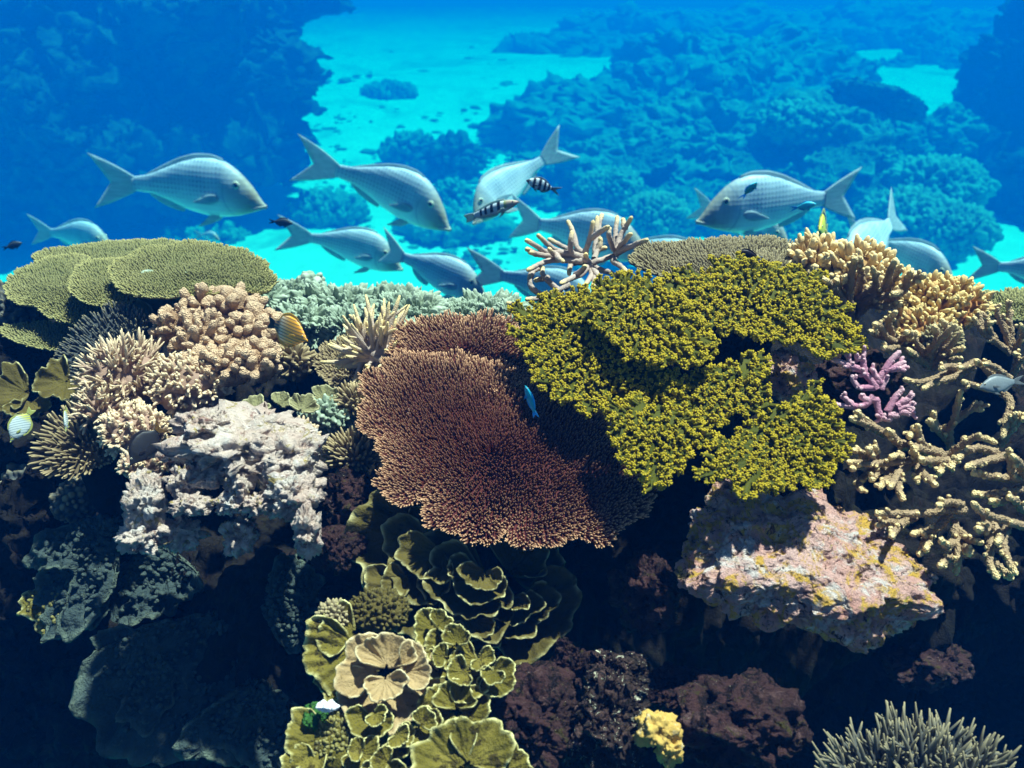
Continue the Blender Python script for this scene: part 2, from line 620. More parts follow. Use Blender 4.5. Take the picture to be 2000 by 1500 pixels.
def fan_plate(c, direction, normal, R, spread, seed, curl=0.15, wave=0.08, waves=5, thick=0.004, lobes=0.12, r_in=0.05, nr=18, nt=64, aspect=1.0, nod=0, nod_r=0.004, rim=0.9, rough=0.018, ridge=0.026):
    """foliose coral leaf: a fan with a wavy curled rim, real thickness"""
    rs = np.random.RandomState(seed)
    n = unit(normal)
    d = np.asarray(direction, float)
    e1 = unit(d - n * (d @ n))
    e2 = np.cross(n, e1)
    th = np.linspace(-spread / 2, spread / 2, nt)
    rr = np.linspace(r_in, 1, nr)
    TH, RR = np.meshgrid(th, rr, indexing='ij')
    q = np.stack([np.cos(th) * 2.2, np.sin(th) * 2.2, np.full(nt, seed * 0.77)], 1)
    rho = 1 + lobes * fbm(q, 3, seed) + 0.018 * fbm(q * 5, 2, seed + 2)
    edge = np.clip((spread / 2 - np.abs(th)) / (spread * 0.14), 0, 1) ** 0.5
    rho = rho * (0.55 + 0.45 * edge)
    rad = RR * rho[:, None]
    wv = np.sin(TH * waves + seed) * wave + 0.5 * wave * np.sin(TH * waves * 2.3 + seed * 2.1)
    q2 = np.stack([(rad * np.cos(TH)).ravel() * 6, (rad * np.sin(TH)).ravel() * 6, np.full(rad.size, seed * 0.3)], 1)
    h = curl * RR ** 2 + wv * RR ** 1.7 + rough * fbm(q2, 4, seed + 4, 0.6).reshape(rad.shape) + ridge * RR * np.sin(TH * 22 + 3 * fbm(q2 * 0.4, 2, seed).reshape(rad.shape))
    X = R * rad * np.cos(TH)
    Y = R * aspect * rad * np.sin(TH)
    pos = np.asarray(c)[None, None] + X[..., None] * e1 + Y[..., None] * e2 + (R * h)[..., None] * n
    du = np.gradient(pos, axis=0)
    dv = np.gradient(pos, axis=1)
    nn = unit(np.cross(du, dv))
    nn = np.where((nn @ n)[..., None] < 0, -nn, nn)
    tk = thick * (0.5 + 0.9 * (1 - RR))
    up_, dn = pos, pos - nn * tk[..., None]
    V = np.concatenate([up_.reshape(-1, 3), dn.reshape(-1, 3)])
    a, b = np.meshgrid(np.arange(nt - 1), np.arange(nr - 1), indexing='ij')
    i0 = (a * nr + b).ravel()
    q_ = np.stack([i0, i0 + nr, i0 + nr + 1, i0 + 1], 1)
    o = nt * nr
    F = [q_, q_[:, ::-1] + o]
    bd = np.concatenate([np.arange(nt) * nr + nr - 1, (nt - 1) * nr + np.arange(nr - 2, -1, -1), np.arange(nt - 2, -1, -1) * nr, np.arange(1, nr - 1)])
    b2 = np.roll(bd, -1)
    F.append(np.stack([bd, b2, b2 + o, bd + o], 1))
    tip = np.clip((RR - rim) / (1 - rim), 0, 1) * np.clip(0.65 + 0.6 * fbm(q2 * 1.7, 2, seed + 8).reshape(rad.shape), 0.15, 1)
    tip = np.where(np.abs(TH) > spread / 2 * 0.97, np.maximum(tip, 0.6 * RR), tip)
    t = np.concatenate([tip.ravel(), tip.ravel()])
    ms = [(V, F, t)]
    if nod:
        ii = rs.randint(6, nt - 6, nod)
        jj = rs.randint(2, int(nr * 0.8), nod)
        p0 = pos[ii, jj]
        n0 = nn[ii, jj]
        rn = nod_r * rs.uniform(0.6, 1.3, nod)
        L = rn * rs.uniform(1.2, 2.6, nod)
        dirn = unit(n0 + rs.normal(size=n0.shape) * 0.25)
        pth = p0[:, None] + dirn[:, None] * L[:, None, None] * np.array([-0.2, 0.5, 0.85, 1.0])[None, :, None]
        ms.append(tubes(pth, rn[:, None] * np.array([1.05, 1.0, 0.75, 0.4])[None], 6, tips=np.array([0.0, 0.0, 0.15, 0.25])))
    return merge(*ms)


# ------------------------------------------------------------------ materials
def nodes_of(name):
    m = bpy.data.materials.new(name)
    m.use_nodes = True
    nt = m.node_tree
    b = nt.nodes["Principled BSDF"]
    return m, nt, b


def N(nt, t, **kw):
    n = nt.nodes.new(t)
    for k, v in kw.items():
        if k in n.inputs.keys():
            n.inputs[k].default_value = v
        else:
            setattr(n, k, v)
    return n


def mixc(nt, fac, a, b, blend='MIX'):
    n = nt.nodes.new("ShaderNodeMix")
    n.data_type = 'RGBA'
    n.blend_type = blend
    for s, v in ((n.inputs[0], fac), (n.inputs[6], a), (n.inputs[7], b)):
        if hasattr(v, "node"):
            nt.links.new(v, s)
        elif isinstance(v, (int, float)):
            s.default_value = v
        else:
            s.default_value = (*v[:3], 1)
    return n.outputs[2]


def ramp(nt, src, stops, interp='LINEAR'):
    r = nt.nodes.new("ShaderNodeValToRGB")
    r.color_ramp.interpolation = interp
    el = r.color_ramp.elements
    while len(el) < len(stops):
        el.new(0.5)
    for e, (p, c) in zip(el, stops):
        e.position = p
        e.color = (*((c, c, c) if isinstance(c, (int, float)) else c), 1)
    nt.links.new(src, r.inputs[0])
    return r.outputs[0]


def coral_mat(name, base, tip, base2=None, nscale=12.0, bscale=500.0, bump=0.25, rough=0.75, specks=None, speck_scale=60.0, speck_t=(0.60, 0.68),
              tip_pow=1.0, cells=False, bdist=0.002):
    m, nt, b = nodes_of(name)
    L = nt.links
    tc = N(nt, "ShaderNodeTexCoord")
    no = N(nt, "ShaderNodeTexNoise", Scale=nscale, Detail=5.0, Roughness=0.65)
    L.new(tc.outputs["Object"], no.inputs["Vector"])
    c = mixc(nt, ramp(nt, no.outputs[0], [(0.36, 0.0), (0.64, 1.0)]), base, base2 or base)
    if specks:
        s2 = N(nt, "ShaderNodeTexNoise", Scale=speck_scale, Detail=4.0, Roughness=0.7)
        L.new(tc.outputs["Object"], s2.inputs["Vector"])
        c = mixc(nt, ramp(nt, s2.outputs[0], [(speck_t[0], 0.0), (speck_t[1], 1.0)]), c, specks)
    at = N(nt, "ShaderNodeAttribute")
    at.attribute_name = "tip"
    pw = N(nt, "ShaderNodeMath", operation='POWER')
    L.new(at.outputs["Fac"], pw.inputs[0])
    pw.inputs[1].default_value = tip_pow
    c = mixc(nt, pw.outputs[0], c, tip)
    L.new(c, b.inputs["Base Color"])
    b.inputs["Roughness"].default_value = rough
    b.inputs["Specular IOR Level"].default_value = 0.15
    if bump:
        if cells:
            bt = N(nt, "ShaderNodeTexVoronoi", Scale=bscale)
            src = bt.outputs["Distance"]
        else:
            bt = N(nt, "ShaderNodeTexNoise", Scale=bscale, Detail=3.0, Roughness=0.6)
            src = bt.outputs[0]
        L.new(tc.outputs["Object"], bt.inputs["Vector"])
        bp = N(nt, "ShaderNodeBump", Strength=bump, Distance=bdist)
        L.new(src, bp.inputs["Height"])
        L.new(bp.outputs[0], b.inputs["Normal"])
    return m


def patch_mat(name, cols, scale=9.0, bscale=120.0, bump=0.6, rough=0.85, bdist=0.006, fine=70.0, fine_mix=0.6):
    """encrusted rock: blotches of several colours"""
    m, nt, b = nodes_of(name)
    L = nt.links
    tc = N(nt, "ShaderNodeTexCoord")
    no = N(nt, "ShaderNodeTexNoise", Scale=scale, Detail=7.0, Roughness=0.7, Distortion=0.6)
    L.new(tc.outputs["Object"], no.inputs["Vector"])
    k = len(cols)
    st = [(0.30 + 0.40 * i / (k - 1), c) for i, c in enumerate(cols)]
    c = ramp(nt, no.outputs[0], st)
    n2 = N(nt, "ShaderNodeTexNoise", Scale=fine, Detail=6.0, Roughness=0.75)
    L.new(tc.outputs["Object"], n2.inputs["Vector"])
    cols2 = [cols[(i * 2 + 1) % k] for i in range(k)]
    c2 = ramp(nt, n2.outputs[0], [(0.33 + 0.34 * i / (k - 1), q) for i, q in enumerate(cols2)])
    sel = N(nt, "ShaderNodeTexNoise", Scale=scale * 2.3, Detail=4.0)
    L.new(tc.outputs["Object"], sel.inputs["Vector"])
    f = ramp(nt, sel.outputs[0], [(0.42, 0.0), (0.58, fine_mix)])
    c = mixc(nt, f, c, c2)
    L.new(c, b.inputs["Base Color"])
    b.inputs["Roughness"].default_value = rough
    b.inputs["Specular IOR Level"].default_value = 0.15
    bt = N(nt, "ShaderNodeTexNoise", Scale=bscale, Detail=6.0, Roughness=0.72)
    L.new(tc.outputs["Object"], bt.inputs["Vector"])
    bp = N(nt, "ShaderNodeBump", Strength=bump, Distance=bdist)
    L.new(bt.outputs[0], bp.inputs["Height"])
    L.new(bp.outputs[0], b.inputs["Normal"])
    return m


def mottle_mat(name, base, base2, spots, bscale=300.0, bump=1.0, bdist=0.006, rough=0.85, bs=14.0):
    """encrusted rock: a two tone ground with patches of other growth, each (colour, scale, from, to)"""
    m, nt, b = nodes_of(name)
    L = nt.links
    tc = N(nt, "ShaderNodeTexCoord")

    def noise(sc, det=6.0, dis=0.4):
        n = N(nt, "ShaderNodeTexNoise", Scale=sc, Detail=det, Roughness=0.7, Distortion=dis)
        L.new(tc.outputs["Object"], n.inputs["Vector"])
        return n.outputs[0]
    c = mixc(nt, ramp(nt, noise(bs), [(0.38, 0.0), (0.62, 1.0)]), base, base2)
    for i, (col, sc, a, z) in enumerate(spots):
        c = mixc(nt, ramp(nt, noise(sc, 8.0, 0.8 + 0.3 * i), [(a, 0.0), (z, 1.0)]), c, col)
    L.new(c, b.inputs["Base Color"])
    b.inputs["Roughness"].default_value = rough
    b.inputs["Specular IOR Level"].default_value = 0.15
    h = noise(bscale, 6.0)
    bp = N(nt, "ShaderNodeBump", Strength=bump, Distance=bdist)
    L.new(h, bp.inputs["Height"])
    L.new(bp.outputs[0], b.inputs["Normal"])
    return m


M = {}
M['sand'] = mottle_mat("sand", (0.80, 0.78, 0.70), (0.72, 0.70, 0.62), [((0.40, 0.40, 0.33), 0.16, 0.52, 0.72), ((0.30, 0.30, 0.24), 0.5, 0.60, 0.76)], 12, 0.3, 0.03, bs=1.0)
M['reef'] = mottle_mat("reef_crust", (0.024, 0.017, 0.013), (0.014, 0.013, 0.009), [((0.055, 0.030, 0.025), 26, 0.57, 0.66), ((0.03, 0.028, 0.011), 44, 0.56, 0.63), ((0.006, 0.005, 0.004), 36, 0.52, 0.60)], 300, 1.0, 0.008)  # near black: part of the hollows' deep shade is put into this colour
M['far_reef'] = patch_mat("far_reef", [(0.02, 0.02, 0.02), (0.05, 0.055, 0.045), (0.11, 0.115, 0.09), (0.035, 0.04, 0.03)], 2.0, 9, 0.9, bdist=0.08, fine=8)
M['far_coral'] = coral_mat("far_coral", (0.045, 0.055, 0.045), (0.17, 0.20, 0.14), (0.08, 0.09, 0.06), nscale=3, bscale=24, bump=0.9, bdist=0.04)
M['far_plate'] = coral_mat("far_plate", (0.10, 0.115, 0.085), (0.22, 0.25, 0.18), (0.06, 0.07, 0.05), nscale=4, bscale=18, bump=1.0, bdist=0.05)
M['brown'] = coral_mat("brown_coral", (0.088, 0.014, 0.009), (0.90, 0.52, 0.28), (0.065, 0.012, 0.008), nscale=9, bump=0, tip_pow=1.5, specks=(0.75, 0.55, 0.46), speck_scale=34, speck_t=(0.70, 0.73))
M['olive'] = coral_mat("olive_coral", (0.048, 0.054, 0.002), (0.60, 0.43, 0.020), (0.085, 0.082, 0.004), nscale=14, bump=0, tip_pow=1.6)
M['tan_table'] = coral_mat("tan_table", (0.12, 0.125, 0.05), (0.50, 0.43, 0.16), (0.16, 0.15, 0.065), nscale=16, bump=0)
M['sunlit_reef'] = patch_mat("sunlit_reef", [(0.11, 0.12, 0.09), (0.20, 0.22, 0.16), (0.30, 0.33, 0.24), (0.15, 0.17, 0.12)], 1.0, 4, 0.6, bdist=0.12, fine=4)  # pale copy of far_reef: sunlight and haze on the ridge put into colour
M['sunlit_coral'] = coral_mat("sunlit_coral", (0.12, 0.14, 0.10), (0.36, 0.42, 0.30), (0.18, 0.2, 0.14), nscale=2, bscale=16, bump=0.9, bdist=0.06)  # pale copy of far_coral, sunlit brightness painted into the colour
M['grey_table'] = coral_mat("grey_table", (0.15, 0.12, 0.07), (0.40, 0.32, 0.17), (0.20, 0.15, 0.08), nscale=16, bump=0)
M['stag'] = coral_mat("staghorn", (0.42, 0.31, 0.25), (0.92, 0.68, 0.30), (0.52, 0.40, 0.33), nscale=40, bscale=800, bump=0.5, cells=True, tip_pow=1.8)
M['thick'] = coral_mat("thick_staghorn", (0.33, 0.215, 0.115), (0.94, 0.68, 0.32), (0.43, 0.29, 0.17), nscale=40, bscale=520, bump=0.8, cells=True, tip_pow=1.6, bdist=0.003)
M['pinkstag'] = coral_mat("pink_staghorn", (0.50, 0.20, 0.29), (0.78, 0.48, 0.50), (0.58, 0.27, 0.34), nscale=40, bscale=800, bump=0.6, cells=True)
M['cream'] = coral_mat("cream_fingers", (0.403, 0.237, 0.090), (0.900, 0.665, 0.324), (0.493, 0.294, 0.117), nscale=30, bscale=700, bump=0.4)
M['amber'] = coral_mat("amber_fingers", (0.34, 0.17, 0.05), (0.80, 0.58, 0.24), (0.42, 0.16, 0.05), nscale=20, bscale=700, bump=0.4)
M['leather'] = coral_mat("leather_coral", (0.34, 0.19, 0.10), (0.78, 0.52, 0.32), (0.46, 0.28, 0.16), nscale=34, bscale=520, bump=1.0, cells=True, bdist=0.003, specks=(0.22, 0.12, 0.06), speck_scale=120)
M['palegreen'] = coral_mat("pale_green_coral", (0.12, 0.165, 0.11), (0.50, 0.58, 0.43), (0.18, 0.22, 0.14), nscale=16, bscale=300, bump=0.5, tip_pow=1.3)
M['greyblue'] = coral_mat("slate_coral", (0.06, 0.068, 0.07), (0.33, 0.27, 0.15), (0.085, 0.09, 0.085), nscale=20, bump=0, tip_pow=2.6)
M['spiky'] = coral_mat("spiky_coral", (0.30, 0.18, 0.12), (0.90, 0.68, 0.42), (0.40, 0.25, 0.19), nscale=20, bscale=700, bump=0.6, tip_pow=1.4)
M['umber'] = coral_mat("umber_coral", (0.13, 0.09, 0.05), (0.48, 0.36, 0.19), (0.17, 0.12, 0.06), nscale=20, bump=0)
M['bleached'] = mottle_mat("bleached_rock", (0.90, 0.72, 0.60), (0.74, 0.53, 0.43), [((0.94, 0.84, 0.74), 20, 0.53, 0.62), ((0.52, 0.38, 0.12), 50, 0.57, 0.64), ((0.38, 0.17, 0.13), 36, 0.58, 0.65), ((0.08, 0.05, 0.035), 90, 0.60, 0.66)], 380, 1.0, 0.007)
M['fleck'] = mottle_mat("flecked_rubble", (0.10, 0.055, 0.045), (0.045, 0.035, 0.025), [((0.20, 0.11, 0.09), 40, 0.52, 0.60), ((0.02, 0.015, 0.012), 60, 0.50, 0.58), ((0.85, 0.80, 0.58), 90, 0.59, 0.62)], 420, 1.0, 0.007)
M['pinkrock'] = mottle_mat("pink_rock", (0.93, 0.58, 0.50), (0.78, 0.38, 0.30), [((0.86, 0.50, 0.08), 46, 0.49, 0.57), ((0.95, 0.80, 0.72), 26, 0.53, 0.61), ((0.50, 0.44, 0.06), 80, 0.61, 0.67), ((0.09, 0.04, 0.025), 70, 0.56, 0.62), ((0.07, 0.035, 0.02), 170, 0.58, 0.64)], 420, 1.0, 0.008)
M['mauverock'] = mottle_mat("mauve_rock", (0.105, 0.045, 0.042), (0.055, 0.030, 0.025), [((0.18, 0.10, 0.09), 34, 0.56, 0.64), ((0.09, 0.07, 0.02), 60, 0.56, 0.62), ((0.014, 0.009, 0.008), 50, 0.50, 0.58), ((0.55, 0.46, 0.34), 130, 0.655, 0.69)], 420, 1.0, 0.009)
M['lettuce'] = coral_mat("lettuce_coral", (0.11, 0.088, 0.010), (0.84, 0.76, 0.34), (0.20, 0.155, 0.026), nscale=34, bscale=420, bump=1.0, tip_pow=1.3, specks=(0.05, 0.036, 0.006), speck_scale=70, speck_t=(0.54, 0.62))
M['lettuce_dark'] = coral_mat("dark_lettuce_coral", (0.075, 0.055, 0.010), (0.60, 0.54, 0.26), (0.12, 0.09, 0.02), nscale=30, bscale=420, bump=0.8, tip_pow=2.4, specks=(0.05, 0.036, 0.008), speck_scale=90)  # darker copy of lettuce: shade below the brown table painted into it
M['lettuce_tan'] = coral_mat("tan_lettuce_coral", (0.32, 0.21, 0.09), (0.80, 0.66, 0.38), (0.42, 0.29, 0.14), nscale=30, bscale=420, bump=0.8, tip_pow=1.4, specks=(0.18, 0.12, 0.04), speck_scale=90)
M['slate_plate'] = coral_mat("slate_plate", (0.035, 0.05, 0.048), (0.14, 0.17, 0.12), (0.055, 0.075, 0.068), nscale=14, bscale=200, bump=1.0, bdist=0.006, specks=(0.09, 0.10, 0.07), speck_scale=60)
M['leafgrey'] = coral_mat("grey_leaf", (0.22, 0.20, 0.09), (0.55, 0.50, 0.28), (0.30, 0.27, 0.13), nscale=40, bscale=420, bump=0.8)
M['sponge'] = mottle_mat("yellow_sponge", (0.62, 0.40, 0.10), (0.50, 0.30, 0.07), [((0.70, 0.55, 0.32), 34, 0.54, 0.62), ((0.22, 0.13, 0.05), 60, 0.58, 0.64)], 260, 0.6, 0.004)
M['algae'] = coral_mat("green_algae", (0.02, 0.07, 0.012), (0.05, 0.16, 0.03), (0.012, 0.05, 0.01), nscale=60, bscale=500, bump=1.0)
M['white'] = coral_mat("white_coral_tip", (0.75, 0.75, 0.78), (0.85, 0.85, 0.85), nscale=40, bscale=300, bump=0.5)


def fish_mat(name, back, belly, spot, k=60.0, spot_amt=0.6, head=(0.3, 0.27, 0.2), rough=0.45, lo=-0.10, hi=0.05):
    """pale belly, darker back, one dark dot per scale on the back half; body axis along local x, snout at 0"""
    m, nt, b = nodes_of(name)
    L = nt.links
    tc = N(nt, "ShaderNodeTexCoord")
    sp = N(nt, "ShaderNodeSeparateXYZ")
    L.new(tc.outputs["Object"], sp.inputs[0])

    def mth(op, a, bb=None):
        n = N(nt, "ShaderNodeMath", operation=op)
        for s, v in ((0, a), (1, bb)):
            if v is None:
                continue
            if hasattr(v, "node"):
                L.new(v, n.inputs[s])
            else:
                n.inputs[s].default_value = v
        return n.outputs[0]

    def rng(src, a, b_, c=0.0, d=1.0):
        n = N(nt, "ShaderNodeMapRange")
        L.new(src, n.inputs[0])
        for i, v in enumerate((a, b_, c, d)):
            n.inputs[i + 1].default_value = v
        return n.outputs[0]
    x, z = sp.outputs[0], sp.outputs[2]
    c = mixc(nt, rng(z, lo, hi), belly, back)
    jn = N(nt, "ShaderNodeTexNoise", Scale=16.0, Detail=2.0)
    L.new(tc.outputs["Object"], jn.inputs["Vector"])
    x0, x = x, mth('ADD', x, mth('MULTIPLY', jn.outputs[0], 0.02))
    u = mth('MULTIPLY', mth('ADD', x, mth('MULTIPLY', z, 0.9)), k * math.pi)
    v = mth('MULTIPLY', mth('SUBTRACT', x, mth('MULTIPLY', z, 0.9)), k * math.pi)
    dots = mth('MULTIPLY', mth('SINE', u), mth('SINE', v))
    x = x0
    dd = rng(dots, 0.05, 0.55)
    dd = mth('MULTIPLY', dd, rng(x, -0.33, -0.24, 1.0, 0.0) if False else rng(x, 0.27, 0.33))
    dd = mth('MULTIPLY', dd, rng(z, -0.09, 0.0))
    vn = N(nt, "ShaderNodeTexNoise", Scale=7.0, Detail=3.0)
    L.new(tc.outputs["Object"], vn.inputs["Vector"])
    dd = mth('MULTIPLY', dd, rng(vn.outputs[0], 0.35, 0.62, 0.45, 1.0))
    c = mixc(nt, mth('MULTIPLY', dd, spot_amt), c, spot)
    c = mixc(nt, rng(x, 0.34, 0.10), c, head)
    # gill cover crease, its shade drawn as a dark arc
    g = mth('ABSOLUTE', mth('SUBTRACT', x, mth('ADD', 0.285, mth('MULTIPLY', mth('MULTIPLY', z, z), -2.5))))
    c = mixc(nt, rng(g, 0.014, 0.002, 0.0, 0.55), c, (back[0] * 0.45, back[1] * 0.5, back[2] * 0.6))
    no = N(nt, "ShaderNodeTexNoise", Scale=9.0, Detail=4.0)
    L.new(tc.outputs["Object"], no.inputs["Vector"])
    c = mixc(nt, rng(no.outputs[0], 0.4, 0.7, 0.0, 0.3), c, belly)
    L.new(c, b.inputs["Base Color"])
    b.inputs["Roughness"].default_value = rough
    b.inputs["Specular IOR Level"].default_value = 0.4
    bp = N(nt, "ShaderNodeBump", Strength=0.06, Distance=0.01)
    L.new(dots, bp.inputs["Height"])
    L.new(bp.outputs[0], b.inputs["Normal"])
    return m


def fin_mat(name, c0, c1, rays=120.0, rough=0.5):
    m, nt, b = nodes_of(name)
    L = nt.links
    tc = N(nt, "ShaderNodeTexCoord")
    w = N(nt, "ShaderNodeTexNoise", Scale=rays * 0.3, Detail=2.0)
    mp = N(nt, "ShaderNodeMapping")
    mp.inputs["Scale"].default_value = (0.25, 1.0, 3.0)
    L.new(tc.outputs["Object"], mp.inputs["Vector"])
    L.new(mp.outputs[0], w.inputs["Vector"])
    L.new(mixc(nt, ramp(nt, w.outputs[0], [(0.4, 0.0), (0.6, 1.0)]), c0, c1), b.inputs["Base Color"])
    b.inputs["Roughness"].default_value = rough
    tr = N(nt, "ShaderNodeBsdfTranslucent")
    L.new(b.inputs["Base Color"].links[0].from_socket, tr.inputs["Color"])
    mx = N(nt, "ShaderNodeMixShader")
    mx.inputs[0].default_value = 0.45
    L.new(b.outputs[0], mx.inputs[1])
    L.new(tr.outputs[0], mx.inputs[2])
    L.new(mx.outputs[0], nt.nodes["Material Output"].inputs["Surface"])
    return m


def plain(name, c, rough=0.4, spec=0.4):
    m, nt, b = nodes_of(name)
    tc = N(nt, "ShaderNodeTexCoord")
    no = N(nt, "ShaderNodeTexNoise", Scale=30.0, Detail=3.0)
    nt.links.new(tc.outputs["Object"], no.inputs["Vector"])
    nt.links.new(mixc(nt, ramp(nt, no.outputs[0], [(0.35, 0.0), (0.65, 1.0)]), c, tuple(min(1, x * 1.25 + 0.004) for x in c)), b.inputs["Base Color"])
    b.inputs["Roughness"].default_value = rough
    b.inputs["Specular IOR Level"].default_value = spec
    return m


def ramp_x_mat(name, axis, stops, base_ramp=None, rough=0.45, slant=0.0, interp='CONSTANT', k=1.0):
    """pattern bars along local x (fish are 1 long)"""
    m, nt, b = nodes_of(name)
    L = nt.links
    tc = N(nt, "ShaderNodeTexCoord")
    sp = N(nt, "ShaderNodeSeparateXYZ")
    L.new(tc.outputs["Object"], sp.inputs[0])
    no = N(nt, "ShaderNodeTexNoise", Scale=14.0, Detail=2.0)
    L.new(tc.outputs["Object"], no.inputs["Vector"])
    a = N(nt, "ShaderNodeMath", operation='MULTIPLY_ADD')
    L.new(sp.outputs[2 if axis == 'x' else 0], a.inputs[0])
    a.inputs[1].default_value = slant
    L.new(sp.outputs[0 if axis == 'x' else 2], a.inputs[2])
    a2 = N(nt, "ShaderNodeMath", operation='MULTIPLY_ADD')
    L.new(no.outputs[0], a2.inputs[0])
    a2.inputs[1].default_value = 0.03
    L.new(a.outputs[0], a2.inputs[2])
    off = N(nt, "ShaderNodeMath", operation='ADD')
    L.new(a2.outputs[0], off.inputs[0])
    off.inputs[1].default_value = -0.015 + (0.5 if axis == 'z' else 0.0)
    c = ramp(nt, off.outputs[0], stops, interp)
    L.new(c, b.inputs["Base Color"])
    b.inputs["Roughness"].default_value = rough
    return m, nt, sp, c, b


# ------------------------------------------------------------------ fish
def interp(pts, t):
    a = np.array(pts)
    # smooth interpolation
    x, y = a[:, 0], a[:, 1]
    s = np.interp(t, x, y)
    k = 0.02
    return (np.interp(t - k, x, y) + 2 * s + np.interp(t + k, x, y)) / 4


FISH = {
    'emperor': dict(
        top=[(0, -.062), (.03, -.035), (.1, .045), (.2, .125), (.28, .165), (.38, .185), (.5, .178), (.62, .15), (.75, .105), (.88, .06), (1, .042)],
        bot=[(0, -.075), (.03, -.088), (.1, -.108), (.2, -.135), (.32, -.150), (.45, -.150), (.6, -.125), (.72, -.085), (.85, -.048), (1, -.040)],
        wid=[(0, .008), (.05, .030), (.15, .058), (.29, .078), (.31, .072), (.45, .075), (.65, .050), (.85, .022), (1, .010)]),
    'disc': dict(
        top=[(0, -.03), (.06, .0), (.15, .09), (.28, .21), (.42, .28), (.6, .30), (.78, .25), (.9, .12), (1, .055)],
        bot=[(0, -.05), (.06, -.07), (.15, -.12), (.3, -.22), (.45, -.27), (.62, -.28), (.78, -.23), (.9, -.11), (1, -.055)],
        wid=[(0, .006), (.1, .03), (.3, .058), (.5, .055), (.8, .03), (1, .010)]),
    'damsel': dict(
        top=[(0, .0), (.05, .05), (.15, .12), (.3, .19), (.48, .215), (.65, .18), (.82, .11), (1, .05)],
        bot=[(0, -.02), (.05, -.06), (.15, -.12), (.3, -.19), (.48, -.21), (.65, -.18), (.82, -.10), (1, -.05)],
        wid=[(0, .012), (.1, .05), (.3, .075), (.5, .068), (.8, .035), (1, .012)]),
    'wrasse': dict(
        top=[(0, .0), (.06, .04), (.18, .09), (.35, .12), (.55, .115), (.75, .09), (1, .055)],
        bot=[(0, -.02), (.06, -.05), (.18, -.09), (.35, -.115), (.55, -.11), (.75, -.085), (1, -.055)],
        wid=[(0, .012), (.1, .045), (.3, .06), (.5, .056), (.8, .035), (1, .014)]),
}


for _k in ('top', 'bot'):
    FISH['emperor'][_k] = [(a, b * 1.2) for a, b in FISH['emperor'][_k]]


def bend_xyz(v, bend):
    v = v.copy()
    x = np.clip(v[:, 0] - 0.3, 0, None)
    v[:, 1] += bend * x ** 2
    return v


def fish_body(sp, ns=44, nr=22, bend=0.0):
    f = FISH[sp]
    t = np.linspace(0, 1, ns) ** 1.15
    tp, bt, wd = interp(f['top'], t), interp(f['bot'], t), interp(f['wid'], t)
    zc, hh = (tp + bt) / 2, (tp - bt) / 2
    th = np.linspace(0, 2 * np.pi, nr, endpoint=False)
    c, s = np.cos(th), np.sin(th)
    y = np.sign(c) * np.abs(c) ** 0.85
    V = np.stack([np.repeat(t, nr), (wd[:, None] * y[None]).ravel(), (zc[:, None] + hh[:, None] * s[None]).ravel()], 1)
    V = np.concatenate([V, [[-0.004, 0, zc[0]], [1.0, 0, zc[-1]]]])
    a, b = np.meshgrid(np.arange(ns - 1), np.arange(nr), indexing='ij')
    q = np.stack([a * nr + b, a * nr + (b + 1) % nr, (a + 1) * nr + (b + 1) % nr, (a + 1) * nr + b], -1).reshape(-1, 4)
    i = np.arange(nr)
    t1 = np.stack([(i + 1) % nr, i, np.full(nr, ns * nr)], 1)
    t2 = np.stack([(ns - 1) * nr + i, (ns - 1) * nr + (i + 1) % nr, np.full(nr, ns * nr + 1)], 1)
    return bend_xyz(V, bend), [q[:, ::-1], t1, t2], 0.0


def sheet(rows, thick, bend=0.0):
    """thin solid fin from a grid of points rows[i][j] in the x-z plane (y may vary)"""
    g = np.asarray(rows, float)
    if g.shape[-1] == 2:
        g = np.stack([g[..., 0], np.zeros(g.shape[:2]), g[..., 1]], -1)
    a, b = g.shape[:2]
    fade = np.linspace(1, 0.25, b)[None, :, None]
    nrm = np.array([0, 1.0, 0])
    du, dv = np.gradient(g, axis=0), np.gradient(g, axis=1)
    nn = unit(np.cross(du, dv))
    up_ = g + nn * thick * fade
    dn = g - nn * thick * fade
    V = np.concatenate([up_.reshape(-1, 3), dn.reshape(-1, 3)])
    i, j = np.meshgrid(np.arange(a - 1), np.arange(b - 1), indexing='ij')
    i0 = (i * b + j).ravel()
    q = np.stack([i0, i0 + b, i0 + b + 1, i0 + 1], 1)
    o = a * b
    bd = np.concatenate([np.arange(b), np.arange(1, a) * b + b - 1, (a - 1) * b + np.arange(b - 2, -1, -1), np.arange(a - 2, 0, -1) * b])
    b2 = np.roll(bd, -1)
    return bend_xyz(V, bend), [q, q[:, ::-1] + o, np.stack([bd, b2, b2 + o, bd + o], 1)], 0.0


def tail_rows(span_u, span_l, x_tip, fork, hh, n=15, m=8, x0=0.965, sag=0.0):
    """fin rays fan out from the peduncle; fork = x of the notch"""
    rows = []
    for s in np.linspace(-1, 1, n):
        z0 = s * hh
        span = span_u if s > 0 else span_l
        a = abs(s)
        xe = fork + (x_tip - fork) * a ** 1.15
        ze = np.sign(s) * span * a ** 1.15 + sag * 0
        row = []
        for u in np.linspace(0, 1, m):
            row.append((x0 + (xe - x0) * u, z0 * (1 - u) + ze * u + np.sign(s) * a * hh * 0.8 * math.sin(u * math.pi) * 0.35))
        rows.append(row)
    return rows


